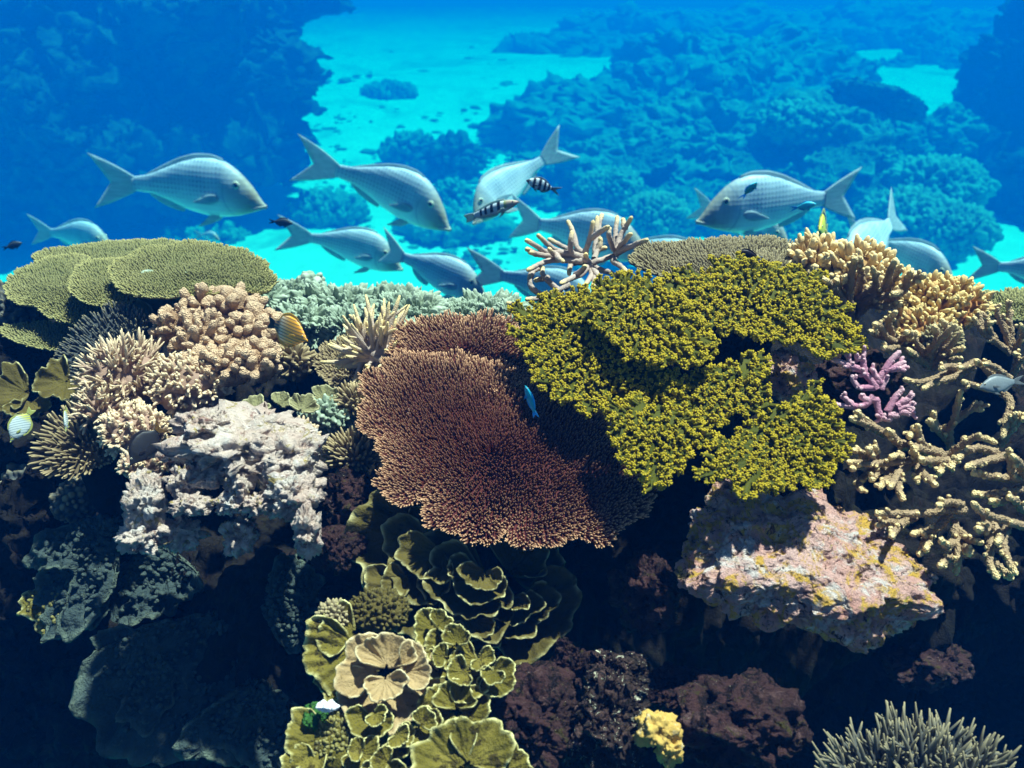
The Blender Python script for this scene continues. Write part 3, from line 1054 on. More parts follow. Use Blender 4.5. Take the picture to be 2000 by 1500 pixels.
def back_fin(sp, t0, t1, h, side='top', n=18, m=5, lean=0.35, prof=None):
    f = FISH[sp]
    rows = []
    for t in np.linspace(t0, t1, n):
        z = float(interp(f[side], np.array([t]))[0])
        sg = 1 if side == 'top' else -1
        u = (t - t0) / (t1 - t0)
        hh = h * (np.interp(u, *zip(*prof)) if prof else math.sin(math.pi * min(1, u * 0.85 + 0.15)) ** 0.6)
        row = [(t + lean * hh * v, z - sg * 0.012 + sg * (hh + 0.012) * v) for v in np.linspace(0, 1, m)]
        rows.append(row)
    return rows


def leaf_fin(base, tipv, width, n=7, m=7, side=(0, 0, 1)):
    base, tipv = np.asarray(base, float), np.asarray(tipv, float)
    ax = tipv - base
    sd = unit(np.asarray(side, float) - unit(ax) * (np.asarray(side, float) @ unit(ax)))
    rows = []
    for s in np.linspace(-1, 1, n):
        row = []
        for u in np.linspace(0, 1, m):
            w = width * (0.25 + 0.75 * math.sin(math.pi * min(1.0, 0.12 + u * 0.75)))
            e = 1 - 0.35 * s * s
            row.append(base + ax * u * e + sd * s * w * (1 if u > 0 else 0.35))
        rows.append(row)
    return np.array(rows)


def eye_mesh(c, r, sy, flat=0.5):
    u, f = ico(3)
    v = u * r
    v[:, 1] *= flat
    return v + np.asarray(c) + np.array([0, sy * 0.0, 0]), [f], 0.0


def make_fish(name, species, mats, label, cat, group=None, bend=0.0, tail=(0.2, 0.2, 1.30, 1.12), tail_h=0.042, dorsal=(.30, .90, .030), anal=(.62, .88, .045), eye=(0.185, 0.062, 0.027),
              pelvic=True, pect=True, lip=True, dprof=None, tail_name="tail_fin", fin_th=0.006):
    """all meshes in fish units: snout at x=0, tail base at x=1, back towards +z"""
    root = bpy.data.objects.new(name, None)
    root.empty_display_size = 0.1
    COL.objects.link(root)
    tag(root, label, cat, group)

    def pt(nm, mesh, mat, par=root):
        o = build(nm, mesh, mat)
        o.parent = par
        return o
    pt("body", fish_body(species, bend=bend), mats['body'])
    pt("tail_fin", sheet(tail_rows(tail[0], tail[1], tail[2], tail[3], tail_h), fin_th, bend), mats['tail'])
    pt("dorsal_fin", sheet(back_fin(species, *dorsal, prof=dprof), fin_th * 0.8, bend), mats['fin'])
    pt("anal_fin", sheet(back_fin(species, *anal, side='bot'), fin_th * 0.8, bend), mats['fin'])
    f = FISH[species]
    for sy in (1, -1):
        if pelvic:
            zb = float(interp(f['bot'], np.array([.36]))[0])
            pt("pelvic_fin", sheet(leaf_fin((.35, sy * .02, zb + .015), (.50, sy * .05, zb - .075), .028, side=(1, 0, .6)), fin_th * 0.7, bend), mats['pale'])
        if pect:
            w = float(interp(f['wid'], np.array([.33]))[0])
            pt("pectoral_fin", sheet(leaf_fin((.315, sy * (w + .002), -.035), (.50, sy * (w + .03), -.075), .034, side=(0, 0, 1)), fin_th * 0.6, bend), mats['fin'])
        ex, ez, er = eye
        tpp = float(interp(f['top'], np.array([ex]))[0])
        btt = float(interp(f['bot'], np.array([ex]))[0])
        zc, hh = (tpp + btt) / 2, (tpp - btt) / 2
        wy = float(interp(f['wid'], np.array([ex]))[0]) * math.sqrt(max(0.05, 1 - ((ez - zc) / hh) ** 2)) ** 0.85
        e = pt("eye", eye_mesh((ex, sy * wy, ez), er, sy, 0.45), mats['iris'])
        u, fc = ico(2)
        pv = u * er * 0.68
        pv[:, 1] *= 0.5
        pt("pupil", (pv + np.array([ex, sy * (wy + er * 0.26), ez]), [fc], 0.0), mats['pupil'], e)
    if lip:
        z0 = f['bot'][0][1]
        ps = []
        for sy in (1, -1):
            ps.append(np.array([(-.006, 0, z0 + .005), (.02, sy * .016, z0 + .001), (.05, sy * .027, z0 - .005), (.078, sy * .036, z0 - .014)]))
        path = np.array([smooth_path(q, 9) for q in ps])
        up_ = path + np.array([0, 0, 0.009])
        dn = path + np.array([0.003, 0, -0.004])
        rad = np.tile(np.linspace(.0085, .004, 9), (2, 1))
        pt("upper_lip", tubes(up_, rad, 6), mats['lip'])
        pt("lower_lip", tubes(dn, rad, 6), mats['lip'])
    return root


def copy_fish(src, label):
    r = src.copy()
    COL.objects.link(r)
    r["label"] = label
    for ch in list(src.children):
        c = ch.copy()
        COL.objects.link(c)
        c.parent = r
        for g in ch.children:
            d = g.copy()
            COL.objects.link(d)
            d.parent = c
    return r


def pose(root, snout, tail, length, up=(0, 0, 1), roll=0.0):
    """snout and tail-end are world points; length = local length from snout to tail end"""
    snout, tail = np.asarray(snout, float), np.asarray(tail, float)
    ax = tail - snout
    s = np.linalg.norm(ax) / length
    x = unit(ax)
    u = np.asarray(up, float)
    z = unit(u - x * (u @ x))
    y = np.cross(z, x)
    if roll:
        z, y = z * math.cos(roll) + y * math.sin(roll), y * math.cos(roll) - z * math.sin(roll)
    m = Matrix(((x[0] * s, y[0] * s, z[0] * s, snout[0]), (x[1] * s, y[1] * s, z[1] * s, snout[1]), (x[2] * s, y[2] * s, z[2] * s, snout[2]), (0, 0, 0, 1)))
    root.matrix_world = m
    return root
# ------------------------------------------------------------------ sand, reef body, water haze
CR, CU = np.array([1.0, 0, 0]), np.array([0, SP, CP])


def make_sand():
    xs = np.concatenate([np.linspace(-150, -29, 12), np.linspace(-27, 30, 190), np.linspace(33, 150, 12)])
    ys = np.concatenate([np.linspace(-3, 3.5, 8), np.linspace(3.8, 90, 300), np.linspace(93, 250, 30)])
    X, Y = np.meshgrid(xs, ys, indexing='ij')
    q = np.stack([X.ravel(), Y.ravel(), np.zeros(X.size)], 1)
    Z = sand_z(X, Y).ravel() + 0.24 * fbm(q * 0.16, 3, 4) + 0.05 * fbm(q * 1.0, 3, 8)
    V = np.stack([X.ravel(), Y.ravel(), Z], 1)
    a, b = np.meshgrid(np.arange(len(xs) - 1), np.arange(len(ys) - 1), indexing='ij')
    i0 = (a * len(ys) + b).ravel()
    F = np.stack([i0, i0 + len(ys), i0 + len(ys) + 1, i0 + 1], 1)
    setting("sand", (V, [F], 0.0), M['sand'])


make_sand()


def make_reef():
    base = np.array([(4.6, -2.6), (3.1, -1.7), (2.4, -.85), (2.05, -.62), (1.75, -.57), (1.45, -.57), (1.2, -.60), (1.06, -.64), (1.03, -.72), (1.14, -.84),
                     (1.24, -1.0), (1.24, -1.25), (1.10, -1.6), (0.9, -2.0), (0.7, -2.7)])
    st = [(-2.6, .55, -.35), (-1.5, .50, -.22), (-.95, .42, -.24), (-.62, .22, -.17), (-.35, .06, -.11), (0, 0, -.06), (.20, .04, -.02), (.42, .13, -.06), (.65, .18, -.10), (1.0, .18, -.11), (1.6, .1, -.14), (2.6, .2, -.3)]
    st = np.array(st)
    xs = np.concatenate([np.linspace(-2.6, -1.0, 60), np.linspace(-0.995, 0.995, 560), np.linspace(1.0, 2.6, 60)])
    k = 520
    prof = smooth_path(np.stack([base[:, 0], base[:, 0] * 0, base[:, 1]], 1), k)
    V = np.zeros((len(xs), k, 3))
    V[..., 0] = xs[:, None]
    V[..., 1] = prof[None, :, 0] + np.interp(xs, st[:, 0], st[:, 1])[:, None]
    V[..., 2] = prof[None, :, 2] + np.interp(xs, st[:, 0], st[:, 2])[:, None]
    du, dv = np.gradient(V, axis=0), np.gradient(V, axis=1)
    n = unit(np.cross(dv, du))
    n = np.where(n[:, 60:61, 2:3] < 0, -n, n)
    q = V.reshape(-1, 3)
    h = 0.07 * fbm(q * 3.5, 4, 2) + 0.035 * np.abs(fbm(q * 12, 4, 5)) + 0.018 * np.abs(fbm(q * 34, 3, 12)) + 0.004 * fbm(q * 110, 2, 13)
    V = q + n.reshape(-1, 3) * h[:, None]
    a, b = np.meshgrid(np.arange(len(xs) - 1), np.arange(k - 1), indexing='ij')
    i0 = (a * k + b).ravel()
    F = np.stack([i0, i0 + 1, i0 + k + 1, i0 + k], 1)
    setting("reef_terrain", (V, [F], 0.0), M['reef'])


make_reef()


def make_haze():
    bm = bmesh.new()
    bmesh.ops.create_cube(bm, size=1.0)
    lo, hi = np.array([-152.0, -3.5, -15.5]), np.array([152.0, 252.0, 2.6])
    for v in bm.verts:
        v.co = [lo[i] if v.co[i] < 0 else hi[i] for i in range(3)]
    me = bpy.data.meshes.new("haze")
    bm.to_mesh(me)
    bm.free()
    m = bpy.data.materials.new("sea_water")
    m.use_nodes = True
    nt = m.node_tree
    nt.nodes.clear()
    out = nt.nodes.new("ShaderNodeOutputMaterial")
    a = nt.nodes.new("ShaderNodeVolumePrincipled")
    a.inputs["Color"].default_value = HAZE_COL
    a.inputs["Absorption Color"].default_value = HAZE_ABS
    a.inputs["Density"].default_value = HAZE_DEN
    b = nt.nodes.new("ShaderNodeVolumePrincipled")
    b.inputs["Color"].default_value = (0, 0, 0, 1)
    b.inputs["Absorption Color"].default_value = (0.0, 1, 1, 1)
    b.inputs["Density"].default_value = RED_DEN
    add = nt.nodes.new("ShaderNodeAddShader")
    nt.links.new(a.outputs[0], add.inputs[0])
    nt.links.new(b.outputs[0], add.inputs[1])
    nt.links.new(add.outputs[0], out.inputs["Volume"])
    me.materials.append(m)
    o = bpy.data.objects.new("haze", me)
    o["kind"] = "stuff"
    COL.objects.link(o)


HAZE_COL = (0.0, 0.20, 0.95, 1)
HAZE_ABS = (0.0, 0.24, 1.0, 1)
HAZE_DEN = 0.029
RED_DEN = 0.07
make_haze()

# ------------------------------------------------------------------ background reef
BSC = 5.4                          # how far out the background reef stands


def far_rock(name, parts, label, cat, mat='far_reef', group=None, seed=1, sub=6, amp=0.3, box=2.3):
    ms = []
    c0 = None
    for i, (px, py, d, rx, ry) in enumerate(parts):
        d *= BSC
        c = P(px, py, d)
        s = d / FPX
        ms.append(rock(c, (rx * s, (rx + ry) * 0.45 * s, ry * s), seed + i * 3, 7 if rx > 180 else sub, amp, 1.7, 6, box=box, rough=0.05 if mat == 'sunlit_reef' else 0.08))
    c0 = ms[0][0].mean(0)
    if len(ms) == 1:
        return solo(name, ms[0], M[mat], label, cat, group, loc=c0)
    root = thing(name, label, cat, (c0[0], c0[1], ms[0][0][:, 2].min()), group)
    for m_ in ms:
        part("rock_lobe", m_, M[mat], root)
    return root


def far_lob(name, px, py, d, rx, ry, label, cat, mat='far_coral', group=None, seed=1, n=160, lr=0.16, amp=0.16, sub=6, **k):
    d *= BSC
    s = d / FPX
    m_ = lobed(P(px, py, d), (rx * s, (rx + ry) * 0.5 * s, ry * s), seed, n, lr, amp, sub, rough=0.07, **k)
    return solo(name, m_, M[mat], label, cat, group)


far_rock("coral_bommie", [(200, 130, 7.6, 350, 260), (380, 120, 7.9, 200, 150), (60, 265, 7.3, 260, 160), (330, 310, 7.5, 150, 118), (120, -40, 8.2, 460, 90)],
         "huge dark blue coral wall with overhanging edge behind the swimming fish", "reef wall", seed=3)
far_rock("reef_wall", [(2120, 240, 8.6, 230, 300), (2080, 420, 8.0, 170, 150)], "shadowy dark blue reef wall running off the edge of the view", "reef wall", seed=31)
far_rock("coral_outcrop", [(598, 172, 7.3, 22, 16)], "small dark knob sticking out from the big wall over the sand", "outcrop", seed=12, sub=5)
c = P(125, 122, 6.75 * BSC)
s = 6.75 * BSC / FPX
vase = thing("vase_coral", "pale ring shaped vase coral on the dark blue wall", "coral", c)
part("cup", fan_plate(c, CR, unit(np.array([0.15, -0.75, 0.6])), 70 * s, 6.1, 5, curl=0.35, wave=0.04, waves=3, thick=0.09, r_in=0.22, aspect=0.8, nt=90), M['far_plate'], vase)
part("stem", rock(c + np.array([0, .3, -.1]), (.6, 1.0, .54), 4, 4), M['far_reef'], vase)

# right hand reef: mounds, plates, bushes
far_rock("reef_slope", [(1330, 160, 17.0, 330, 110), (1680, 160, 17.5, 380, 120), (1830, 280, 14.0, 150, 80), (1850, 190, 15.0, 190, 110)], "faintest blue reef slope rising behind the long ridge", "reef", mat="sunlit_reef", seed=47)
far_rock("reef_ridge", [(1330, 290, 10.6, 330, 150), (1130, 300, 11.0, 160, 120), (1430, 340, 8.8, 240, 130), (1230, 390, 8.6, 230, 100), (1420, 190, 12.0, 260, 110), (1620, 430, 7.6, 190, 110), (1810, 290, 8.6, 90, 80), (1340, 440, 8.0, 220, 70)],
         "long blue hazy reef ridge of lumpy rock behind the fish school", "reef", mat="sunlit_reef", seed=41)
far_rock("coral_bommie", [(1620, 280, 7.9, 120, 85), (1560, 330, 7.9, 110, 90), (1690, 330, 7.7, 80, 90)], "lumpy bommie below the tilted table coral on the ridge", "reef", mat="sunlit_reef", seed=55)
far_lob("cauliflower_coral", 1560, 240, 7.6, 90, 50, "rounded knobbly coral head on the far crest left of the tilted table", "coral", mat="sunlit_coral", seed=7)
far_lob("bushy_coral", 1830, 365, 6.9, 120, 62, "upper bushy teal coral mound with feathery outline", "coral", mat="sunlit_coral", seed=8, n=420, lr=0.11, amp=0.2)
far_lob("bushy_coral", 1760, 430, 6.4, 100, 68, "round bushy teal coral mound behind the tail of the fish facing left", "coral", mat="sunlit_coral", seed=9, n=420, lr=0.11, amp=0.2)
far_lob("bushy_coral", 1860, 450, 6.2, 95, 60, "lowest bushy teal coral mound sloping down above the fish tail", "coral", mat="sunlit_coral", seed=10, n=420, lr=0.11, amp=0.2)
far_lob("bushy_coral", 1190, 375, 7.2, 75, 52, "fuzzy teal coral bush to the right of the striped damselfish", "coral", mat="sunlit_coral", seed=11, n=420, lr=0.11, amp=0.2)
far_lob("bushy_coral", 1280, 430, 6.6, 80, 55, "teal coral bush behind the head of the fish in the staghorn", "coral", mat="sunlit_coral", seed=13, n=420, lr=0.11, amp=0.2)
far_lob("bushy_coral", 1560, 455, 6.4, 110, 45, "low green coral bush under the belly of the fish facing left", "coral", mat="sunlit_coral", seed=14, n=300, lr=0.12, amp=0.2)


def far_plate(px, py, d, R, ang, spread, seed, label, nrm=(0, -0.45, 0.9), curl=0.08, name="plate_coral", group=None, mat='sunlit_coral', aspect=1.0, thick=0.18):
    d *= BSC
    s = d / FPX
    a = math.radians(ang)
    m_ = fan_plate(P(px, py, d), CR * math.cos(a) + np.array([0, -0.9, 0.2]) * (-math.sin(a)) , nrm, R * s, math.radians(spread), seed, curl, 0.09, 7, thick, lobes=0.35, r_in=0.04, aspect=aspect, nt=110, nr=30, rough=0.07)
    return solo(name, m_, M[mat], label, "coral", group)


root = thing("table_coral", "dark tilted table coral jutting from the top of the far ridge", "coral", P(1720, 230, 7.8 * BSC))
s = 7.8 * BSC / FPX
part("plate", rock(P(1722, 196, 7.8 * BSC), (94 * s, 80 * s, 21 * s), 21, 6, 0.16, 2.0, R=(math.radians(-14), math.radians(19), 0), rough=0.05), M['far_coral'], root)
part("stalk", stalk(P(1710, 205, 7.85 * BSC), P(1690, 270, 7.9 * BSC), .84, .36, 3), M['far_reef'], root)
far_plate(1650, 285, 7.15, 85, -80, 200, 22, "large pale scalloped plate hanging below the crest of the bommie")
far_plate(1235, 300, 8.1, 70, -60, 210, 24, "tilted blue plate coral on the ridge above the striped damselfish")
far_plate(1470, 305, 7.6, 62, -100, 210, 25, "oval plate coral just above the back of the fish facing left")
far_plate(1700, 345, 7.0, 60, -85, 200, 27, "pale frilled plate behind the raised tail of the fish facing left")

# mounds out on the sand
for i, (px, py, rx, ry, lb) in enumerate([(880, 300, 70, 52, "dark hazy coral head on the open sand"), (800, 285, 62, 40, "faint blue coral mound beside the dark head on the sand"), (760, 175, 60, 18, "long faint patch of coral far out on the sand"),
                                          (640, 400, 85, 38, "low blue coral mound beneath the fish with its tail up"), (880, 375, 46, 42, "small blue coral mound just ahead of the downward fish"),
                                          (880, 432, 120, 24, "flat blue coral patch on the sand above the nearest grey fish"), (400, 455, 90, 22, "low dim coral patch on the sand below the fish at the wall"),
                                          (1150, 480, 90, 45, "blue coral rubble behind the brown staghorn")]):
    p = on_sand(px, py + ry * 0.8)
    d = p[1] * CP - p[2] * SP
    s = d / FPX
    q = P(px, py + ry * 0.3, d)
    solo("coral_mound", lobed(q, (rx * s, rx * s * 0.8, ry * s), 60 + i, 90, 0.22, 0.3, 6, rough=0.12), M['sunlit_coral' if i > 0 else 'far_coral'], lb, "coral", "coral heads scattered on the sand")

def make_rubble():
    rs = np.random.RandomState(77)
    u, f = ico(2)
    ms = []
    while len(ms) < 520:
        px, py = rs.uniform(540, 1010), 90 + 440 * rs.rand() ** 0.8
        edge = min(abs(px - 600), abs(px - 960)) / 180.0
        if rs.rand() > 0.12 + 0.88 * math.exp(-(edge * 2.2) ** 2):
            continue
        c = on_sand(px, py)
        r = rs.uniform(1.5, 5.5) * (2.2 if rs.rand() < 0.12 else 1.0) * (c[1] * CP - c[2] * SP) / FPX
        d = 1 + 0.5 * fbm(u * 1.6 + len(ms) * 1.3, 2, len(ms) % 9)
        ms.append((u * d[:, None] * np.array([r * rs.uniform(1, 2.2), r * 1.4, r * rs.uniform(0.35, 0.8)]) + c, [f], 0.5))
    setting("rubble", merge(*ms), M['sunlit_coral'], 'stuff')


make_rubble()

# ------------------------------------------------------------------ foreground coral
KNOB = 'pale green knobbly corals along the reef crest'


def lob(name, px, py, d, rx, ry, label, mat, seed, cat="coral", group=None, depth=None, **k):
    s = d * FG / FPX
    ry_ = depth if depth else (rx + ry) * 0.5
    m_ = lobed(A(px, py, d), (rx * s, ry_ * s, ry * s), seed, **k)
    return solo(name, m_, M[mat], label, cat, group)


def rk(name, px, py, d, rx, ry, label, mat, seed, cat="rock", group=None, depth=None, **k):
    s = d * FG / FPX
    ry_ = depth if depth else (rx + ry) * 0.5
    m_ = rock(A(px, py, d), (rx * s, ry_ * s, ry * s), seed, **k)
    return solo(name, m_, M[mat], label, cat, group)


def fing(name, px, py, d, rx, ry, label, mat, seed, n=60, flen=30, frad=5, up=(0, -0.35, 0.94), group=None, depth=None, **k):
    s = d * FG / FPX
    ry_ = depth if depth else (rx + ry) * 0.5
    m_ = fingers(A(px, py, d), (rx * s, ry_ * s, ry * s), n, flen * s, frad * s, seed, up, **k)
    return solo(name, m_, M[mat], label, "coral", group)


def tab(name, outline, cpx, d, normal, label, mat, seed, spacing=7, blen=12, brad=2.6, foot=None, st=(26, 12), group=None, thick=14, wave=4.0, **k):
    s = d * FG / FPX
    mesh, under, size = table(outline, cpx, d, normal, spacing * s, blen * s, brad * s, seed, thick=thick * s, wave=wave * s, edge_w=k.pop('edge_w', 22) * s,
                              dome=k.pop('dome', 0) * s, lumps=k.pop('lumps', 0) * s, **k)
    ft = under + np.array([0.02, 0.05, -0.22]) if foot is None else np.asarray(foot)
    root = thing(name, label, "coral", ft, group)
    part("plate", mesh, M[mat], root)
    part("stalk", stalk(under, ft, st[0] * s * 2, st[1] * s * 2, seed), M['reef'], root)
    return root


# brown table coral in the middle
broot = A(1000, 1010, 2.15)
root = thing("table_coral", "big reddish brown table coral with fine bristly branchlets and pale rim", "coral", broot)
for i, (ol, cp, d, nr) in enumerate([
        ([(775, 665), (800, 642), (850, 622), (930, 615), (975, 620), (1005, 640), (1032, 680), (1050, 720), (1010, 750), (900, 755), (800, 745), (770, 710)], (910, 680), 2.12, (0.03, -0.40, 0.92)),
        ([(745, 728), (790, 703), (850, 700), (920, 692), (990, 705), (1040, 738), (1090, 752), (1120, 790), (1180, 850), (1230, 900), (1275, 950), (1278, 995), (1240, 1020), (1215, 1052), (1150, 1060), (1075, 1080), (1020, 1078),
          (985, 1050), (960, 1062), (900, 1050), (850, 1020), (825, 985), (790, 985), (765, 960), (755, 905), (735, 870), (705, 840), (698, 800), (720, 760)], (980, 880), 1.90, (0.03, -0.38, 0.93))]):
    s = d * FG / FPX
    mesh, under, size = table(ol, cp, d, nr, 5.4 * s, 14 * s, 1.85 * s, 5 + i, thick=14 * s, wave=7 * s, edge_w=36 * s, lumps=10 * s, lump_f=9, rim_lo=0.15, splay=0.45, ragged=1.8)
    part("tier", mesh, M['brown'], root)
    part("stalk", stalk(under - np.array([0, 0, 0.012]), broot, 60 * s, 30 * s, 5 + i), M['reef'], root)

# olive table coral in tiers
oroot_pt = A(1400, 830, 2.4)
OL = 'stacked tiers of the olive table coral'
tiers = [
    ([(1290, 560), (1390, 530), (1480, 520), (1570, 530), (1610, 560), (1625, 600), (1650, 640), (1663, 660), (1640, 692), (1590, 685), (1552, 657), (1510, 658), (1440, 652), (1385, 635), (1345, 612), (1310, 590)], (1480, 600), 2.04, (0.02, -0.36, 0.93)),
    ([(1165, 600), (1215, 548), (1290, 560), (1340, 600), (1378, 655), (1355, 700), (1300, 700), (1250, 690), (1200, 662)], (1280, 630), 1.93, (-0.02, -0.40, 0.92)),
    ([(1018, 625), (1060, 600), (1120, 575), (1190, 572), (1240, 640), (1280, 720), (1312, 735), (1318, 760), (1298, 782), (1262, 792), (1215, 800), (1180, 790), (1120, 785), (1080, 765), (1050, 720), (1030, 680)], (1180, 700), 1.95, (-0.10, -0.38, 0.92)),
    ([(1330, 765), (1390, 725), (1440, 708), (1492, 696), (1490, 722), (1470, 745), (1500, 770), (1470, 795), (1425, 800), (1400, 818), (1365, 815), (1330, 795)], (1410, 760), 1.88, (0.0, -0.40, 0.92)),
    ([(1190, 800), (1250, 795), (1320, 808), (1376, 835), (1366, 868), (1345, 890), (1330, 905), (1300, 925), (1275, 942), (1250, 920), (1235, 900), (1215, 880), (1200, 850), (1200, 815)], (1300, 855), 1.76, (-0.06, -0.42, 0.9)),
    ([(1385, 922), (1402, 886), (1436, 856), (1485, 826), (1540, 790), (1590, 762), (1620, 800), (1630, 850), (1647, 880), (1620, 915), (1590, 940), (1530, 950), (1460, 957), (1440, 935)], (1510, 870), 1.70, (0.05, -0.42, 0.9)),
]
ogs = [(1460, 560), (1220, 590), (1130, 620), (1450, 700), (1300, 790), (1500, 790)]
root = thing("table_coral", "olive yellow table coral growing in overlapping knobbly tiers", "coral", oroot_pt)
for i, (ol, cp, d, nr) in enumerate(tiers):
    s = d * FG / FPX
    mesh, under, size = table(ol, cp, d, nr, 11 * s, 17 * s, 3.7 * s, 70 + i, thick=18 * s, wave=5 * s, edge_w=34 * s, knobs=5, sides=6, ragged=3.6, ridges=(26, 7 * s), lumps=9 * s, lump_f=10, lean=1.1, splay=0.75, org=ogs[i],
                              tipc=(0.0, 0.12, 0.5, 0.85))
    t = part("tier", mesh, M['olive'], root)
    ft = under * 0.35 + oroot_pt * 0.65 + np.array([0, 0.03, -0.05])
    part("stalk", stalk(under, ft, 60 * s, 26 * s, 80 + i), M['reef'], root)

# green tan tables on the left
GT = [
    ([(75, 495), (150, 480), (230, 472), (300, 469), (348, 478), (345, 505), (320, 540), (260, 570), (200, 590), (130, 580), (85, 545)], (210, 520), 2.99, "wide rear greenish tan table coral at the back of the left stack"),
    ([(12, 562), (30, 535), (70, 512), (120, 500), (170, 505), (200, 530), (240, 570), (252, 597), (200, 620), (150, 633), (100, 622), (75, 602), (30, 592)], (130, 570), 2.72, "low greenish tan table spreading out from under the round plate"),
    ([(140, 555), (150, 530), (175, 512), (215, 505), (255, 510), (264, 550), (255, 590), (225, 602), (190, 597), (155, 582)], (205, 555), 2.56, "small round greenish tan plate overlapping the larger tables"),
    ([(218, 532), (225, 512), (260, 495), (320, 481), (370, 475), (440, 482), (490, 500), (525, 530), (537, 557), (500, 572), (440, 578), (380, 582), (310, 582), (250, 575), (225, 552)], (375, 530), 2.50, "broad topmost greenish tan table coral against the bright sand"),
    ([(5, 650), (20, 640), (80, 633), (140, 638), (185, 648), (192, 665), (150, 677), (100, 685), (40, 672)], (100, 660), 2.62, "thin lowest greenish tan table in the shade below the stack"),
]
for i, (ol, cp, d, lb) in enumerate(GT):
    tab("table_coral", ol, cp, d, (-0.02, -0.09 if i != 0 else -0.05, 1), lb, "tan_table", 20 + i, spacing=5.2, blen=7, brad=1.9, wave=3, thick=9, group="greenish tan table corals stacked on the reef edge", lumps=4, rim_lo=0.35, edge_w=12)

# tan table behind olive one
tab("table_coral", [(1232, 502), (1260, 486), (1320, 476), (1420, 470), (1510, 469), (1560, 480), (1570, 505), (1545, 530), (1500, 548), (1420, 560), (1330, 560), (1280, 535), (1245, 518)], (1400, 510), 2.5, (0, -0.16, 1),
    "flat grey tan table coral right behind the olive tiers", "grey_table", 41, spacing=6, blen=9, brad=2.3, wave=4, lumps=6)
tab("table_coral", [(1440, 500), (1500, 495), (1545, 510), (1560, 545), (1520, 570), (1450, 560), (1425, 530)], (1495, 530), 2.36, (0.05, -0.25, 1),
    "small tan table lobe beneath the dark brown damselfish", "grey_table", 42, spacing=6, blen=9, brad=2.3)
tab("table_coral", [(618, 702), (640, 675), (690, 655), (745, 658), (775, 700), (745, 735), (690, 750), (640, 740)], (695, 702), 2.28, (0, -0.34, .94),
    "grey brown plate with a white fringe holding the finger coral", "umber", 43, spacing=6, blen=9, brad=2.4)
tab("table_coral", [(102, 745), (125, 690), (180, 635), (240, 608), (275, 630), (245, 690), (200, 755), (145, 775)], (185, 690), 2.36, (-0.25, -0.62, .75),
    "slate grey fan of fine upright spikes below the left tables", "greyblue", 44, spacing=8, blen=17, brad=2.4)
tab("table_coral", [(85, 880), (110, 830), (160, 795), (210, 800), (225, 850), (205, 900), (150, 925), (100, 915)], (150, 860), 2.14, (-0.1, -0.6, .8),
    "dark spiky plate coral next to the pale round butterflyfish", "umber", 45, spacing=10, blen=20, brad=2.8)
fing("bush_coral", 1795, 1600, 1.56, 195, 120, "blue grey spiky bush coral at the bottom corner in the shade", "greyblue", 46, n=480, flen=90, frad=4.4, knob=0.35, jitter=0.34, forks=4, fork_len=0.3, depth=150, shape=(1.2, 1.0, 0.7, 0.35), cover=1.0)

# pale green knobbly corals along the crest
for i, (px, py, d, rx, ry, lb) in enumerate([
        (665, 606, 2.8, 88, 42, "pale green knobbly coral below the left end of the fish trio"), (765, 614, 2.8, 105, 42, "dark topped green knobbly coral under the grey fish belly"),
        (850, 632, 2.62, 80, 34, "pale green knobbly coral under the nearest fish head"), (950, 622, 2.64, 92, 42, "mint knobbly coral in front of the disappearing fish tail"),
        (590, 640, 2.62, 70, 45, "green knobbly coral behind the yellow butterflyfish"), (690, 642, 2.6, 85, 34, "pale knobbly coral patch above the finger coral"),
        (800, 620, 2.55, 85, 34, "pale green knobbly coral at the top edge of the brown table"), (905, 618, 2.6, 62, 26, "narrow mint coral strip above the brown table"),
        (485, 590, 2.75, 75, 34, "pale green coral in the gap behind the leather coral"), (560, 585, 2.95, 60, 32, "green coral at the end of the topmost left table"), (1000, 625, 2.5, 40, 30, "small mint coral wedged between brown and olive tables")]):
    lob("knobbly_coral", px, py, d, rx, ry, lb, 'palegreen', 100 + i, group=KNOB, n=230, lr=0.15, amp=0.34, n2=900, lr2=0.055, amp2=0.12, low=0.3, sub=7)
lob("knobbly_coral", 25, 606, 2.9, 80, 42, "teal knobbly coral under the edge of the low left table", 'greyblue', 119, n=200, lr=0.15, amp=0.34, n2=500, lr2=0.06, amp2=0.12, low=0.3)
lob("coral_mound", 607, 553, 3.1, 28, 22, "dark blue green lump standing up against bright water", 'palegreen', 118, n=24, lr=0.45, amp=0.5, sub=5)


def leaf(px, py, d, R, ang, spread, seed, nrm=(0, -0.62, 0.78), **k):
    s = d * FG / FPX
    a = math.radians(ang)
    k.setdefault('thick', 5)
    k['thick'] *= s
    if 'nod_r' in k:
        k['nod_r'] *= s
    return fan_plate(A(px, py, d), CR * math.cos(a) + CU * math.sin(a), nrm, R * s, math.radians(spread), seed, **k)


def leafs(name, label, mat, pieces, loc, group=None, cat="coral", pname="leaf"):
    root = thing(name, label, cat, loc, group)
    for p_, kw in pieces:
        part(pname, leaf(*p_, **kw), M[mat], root)
    return root


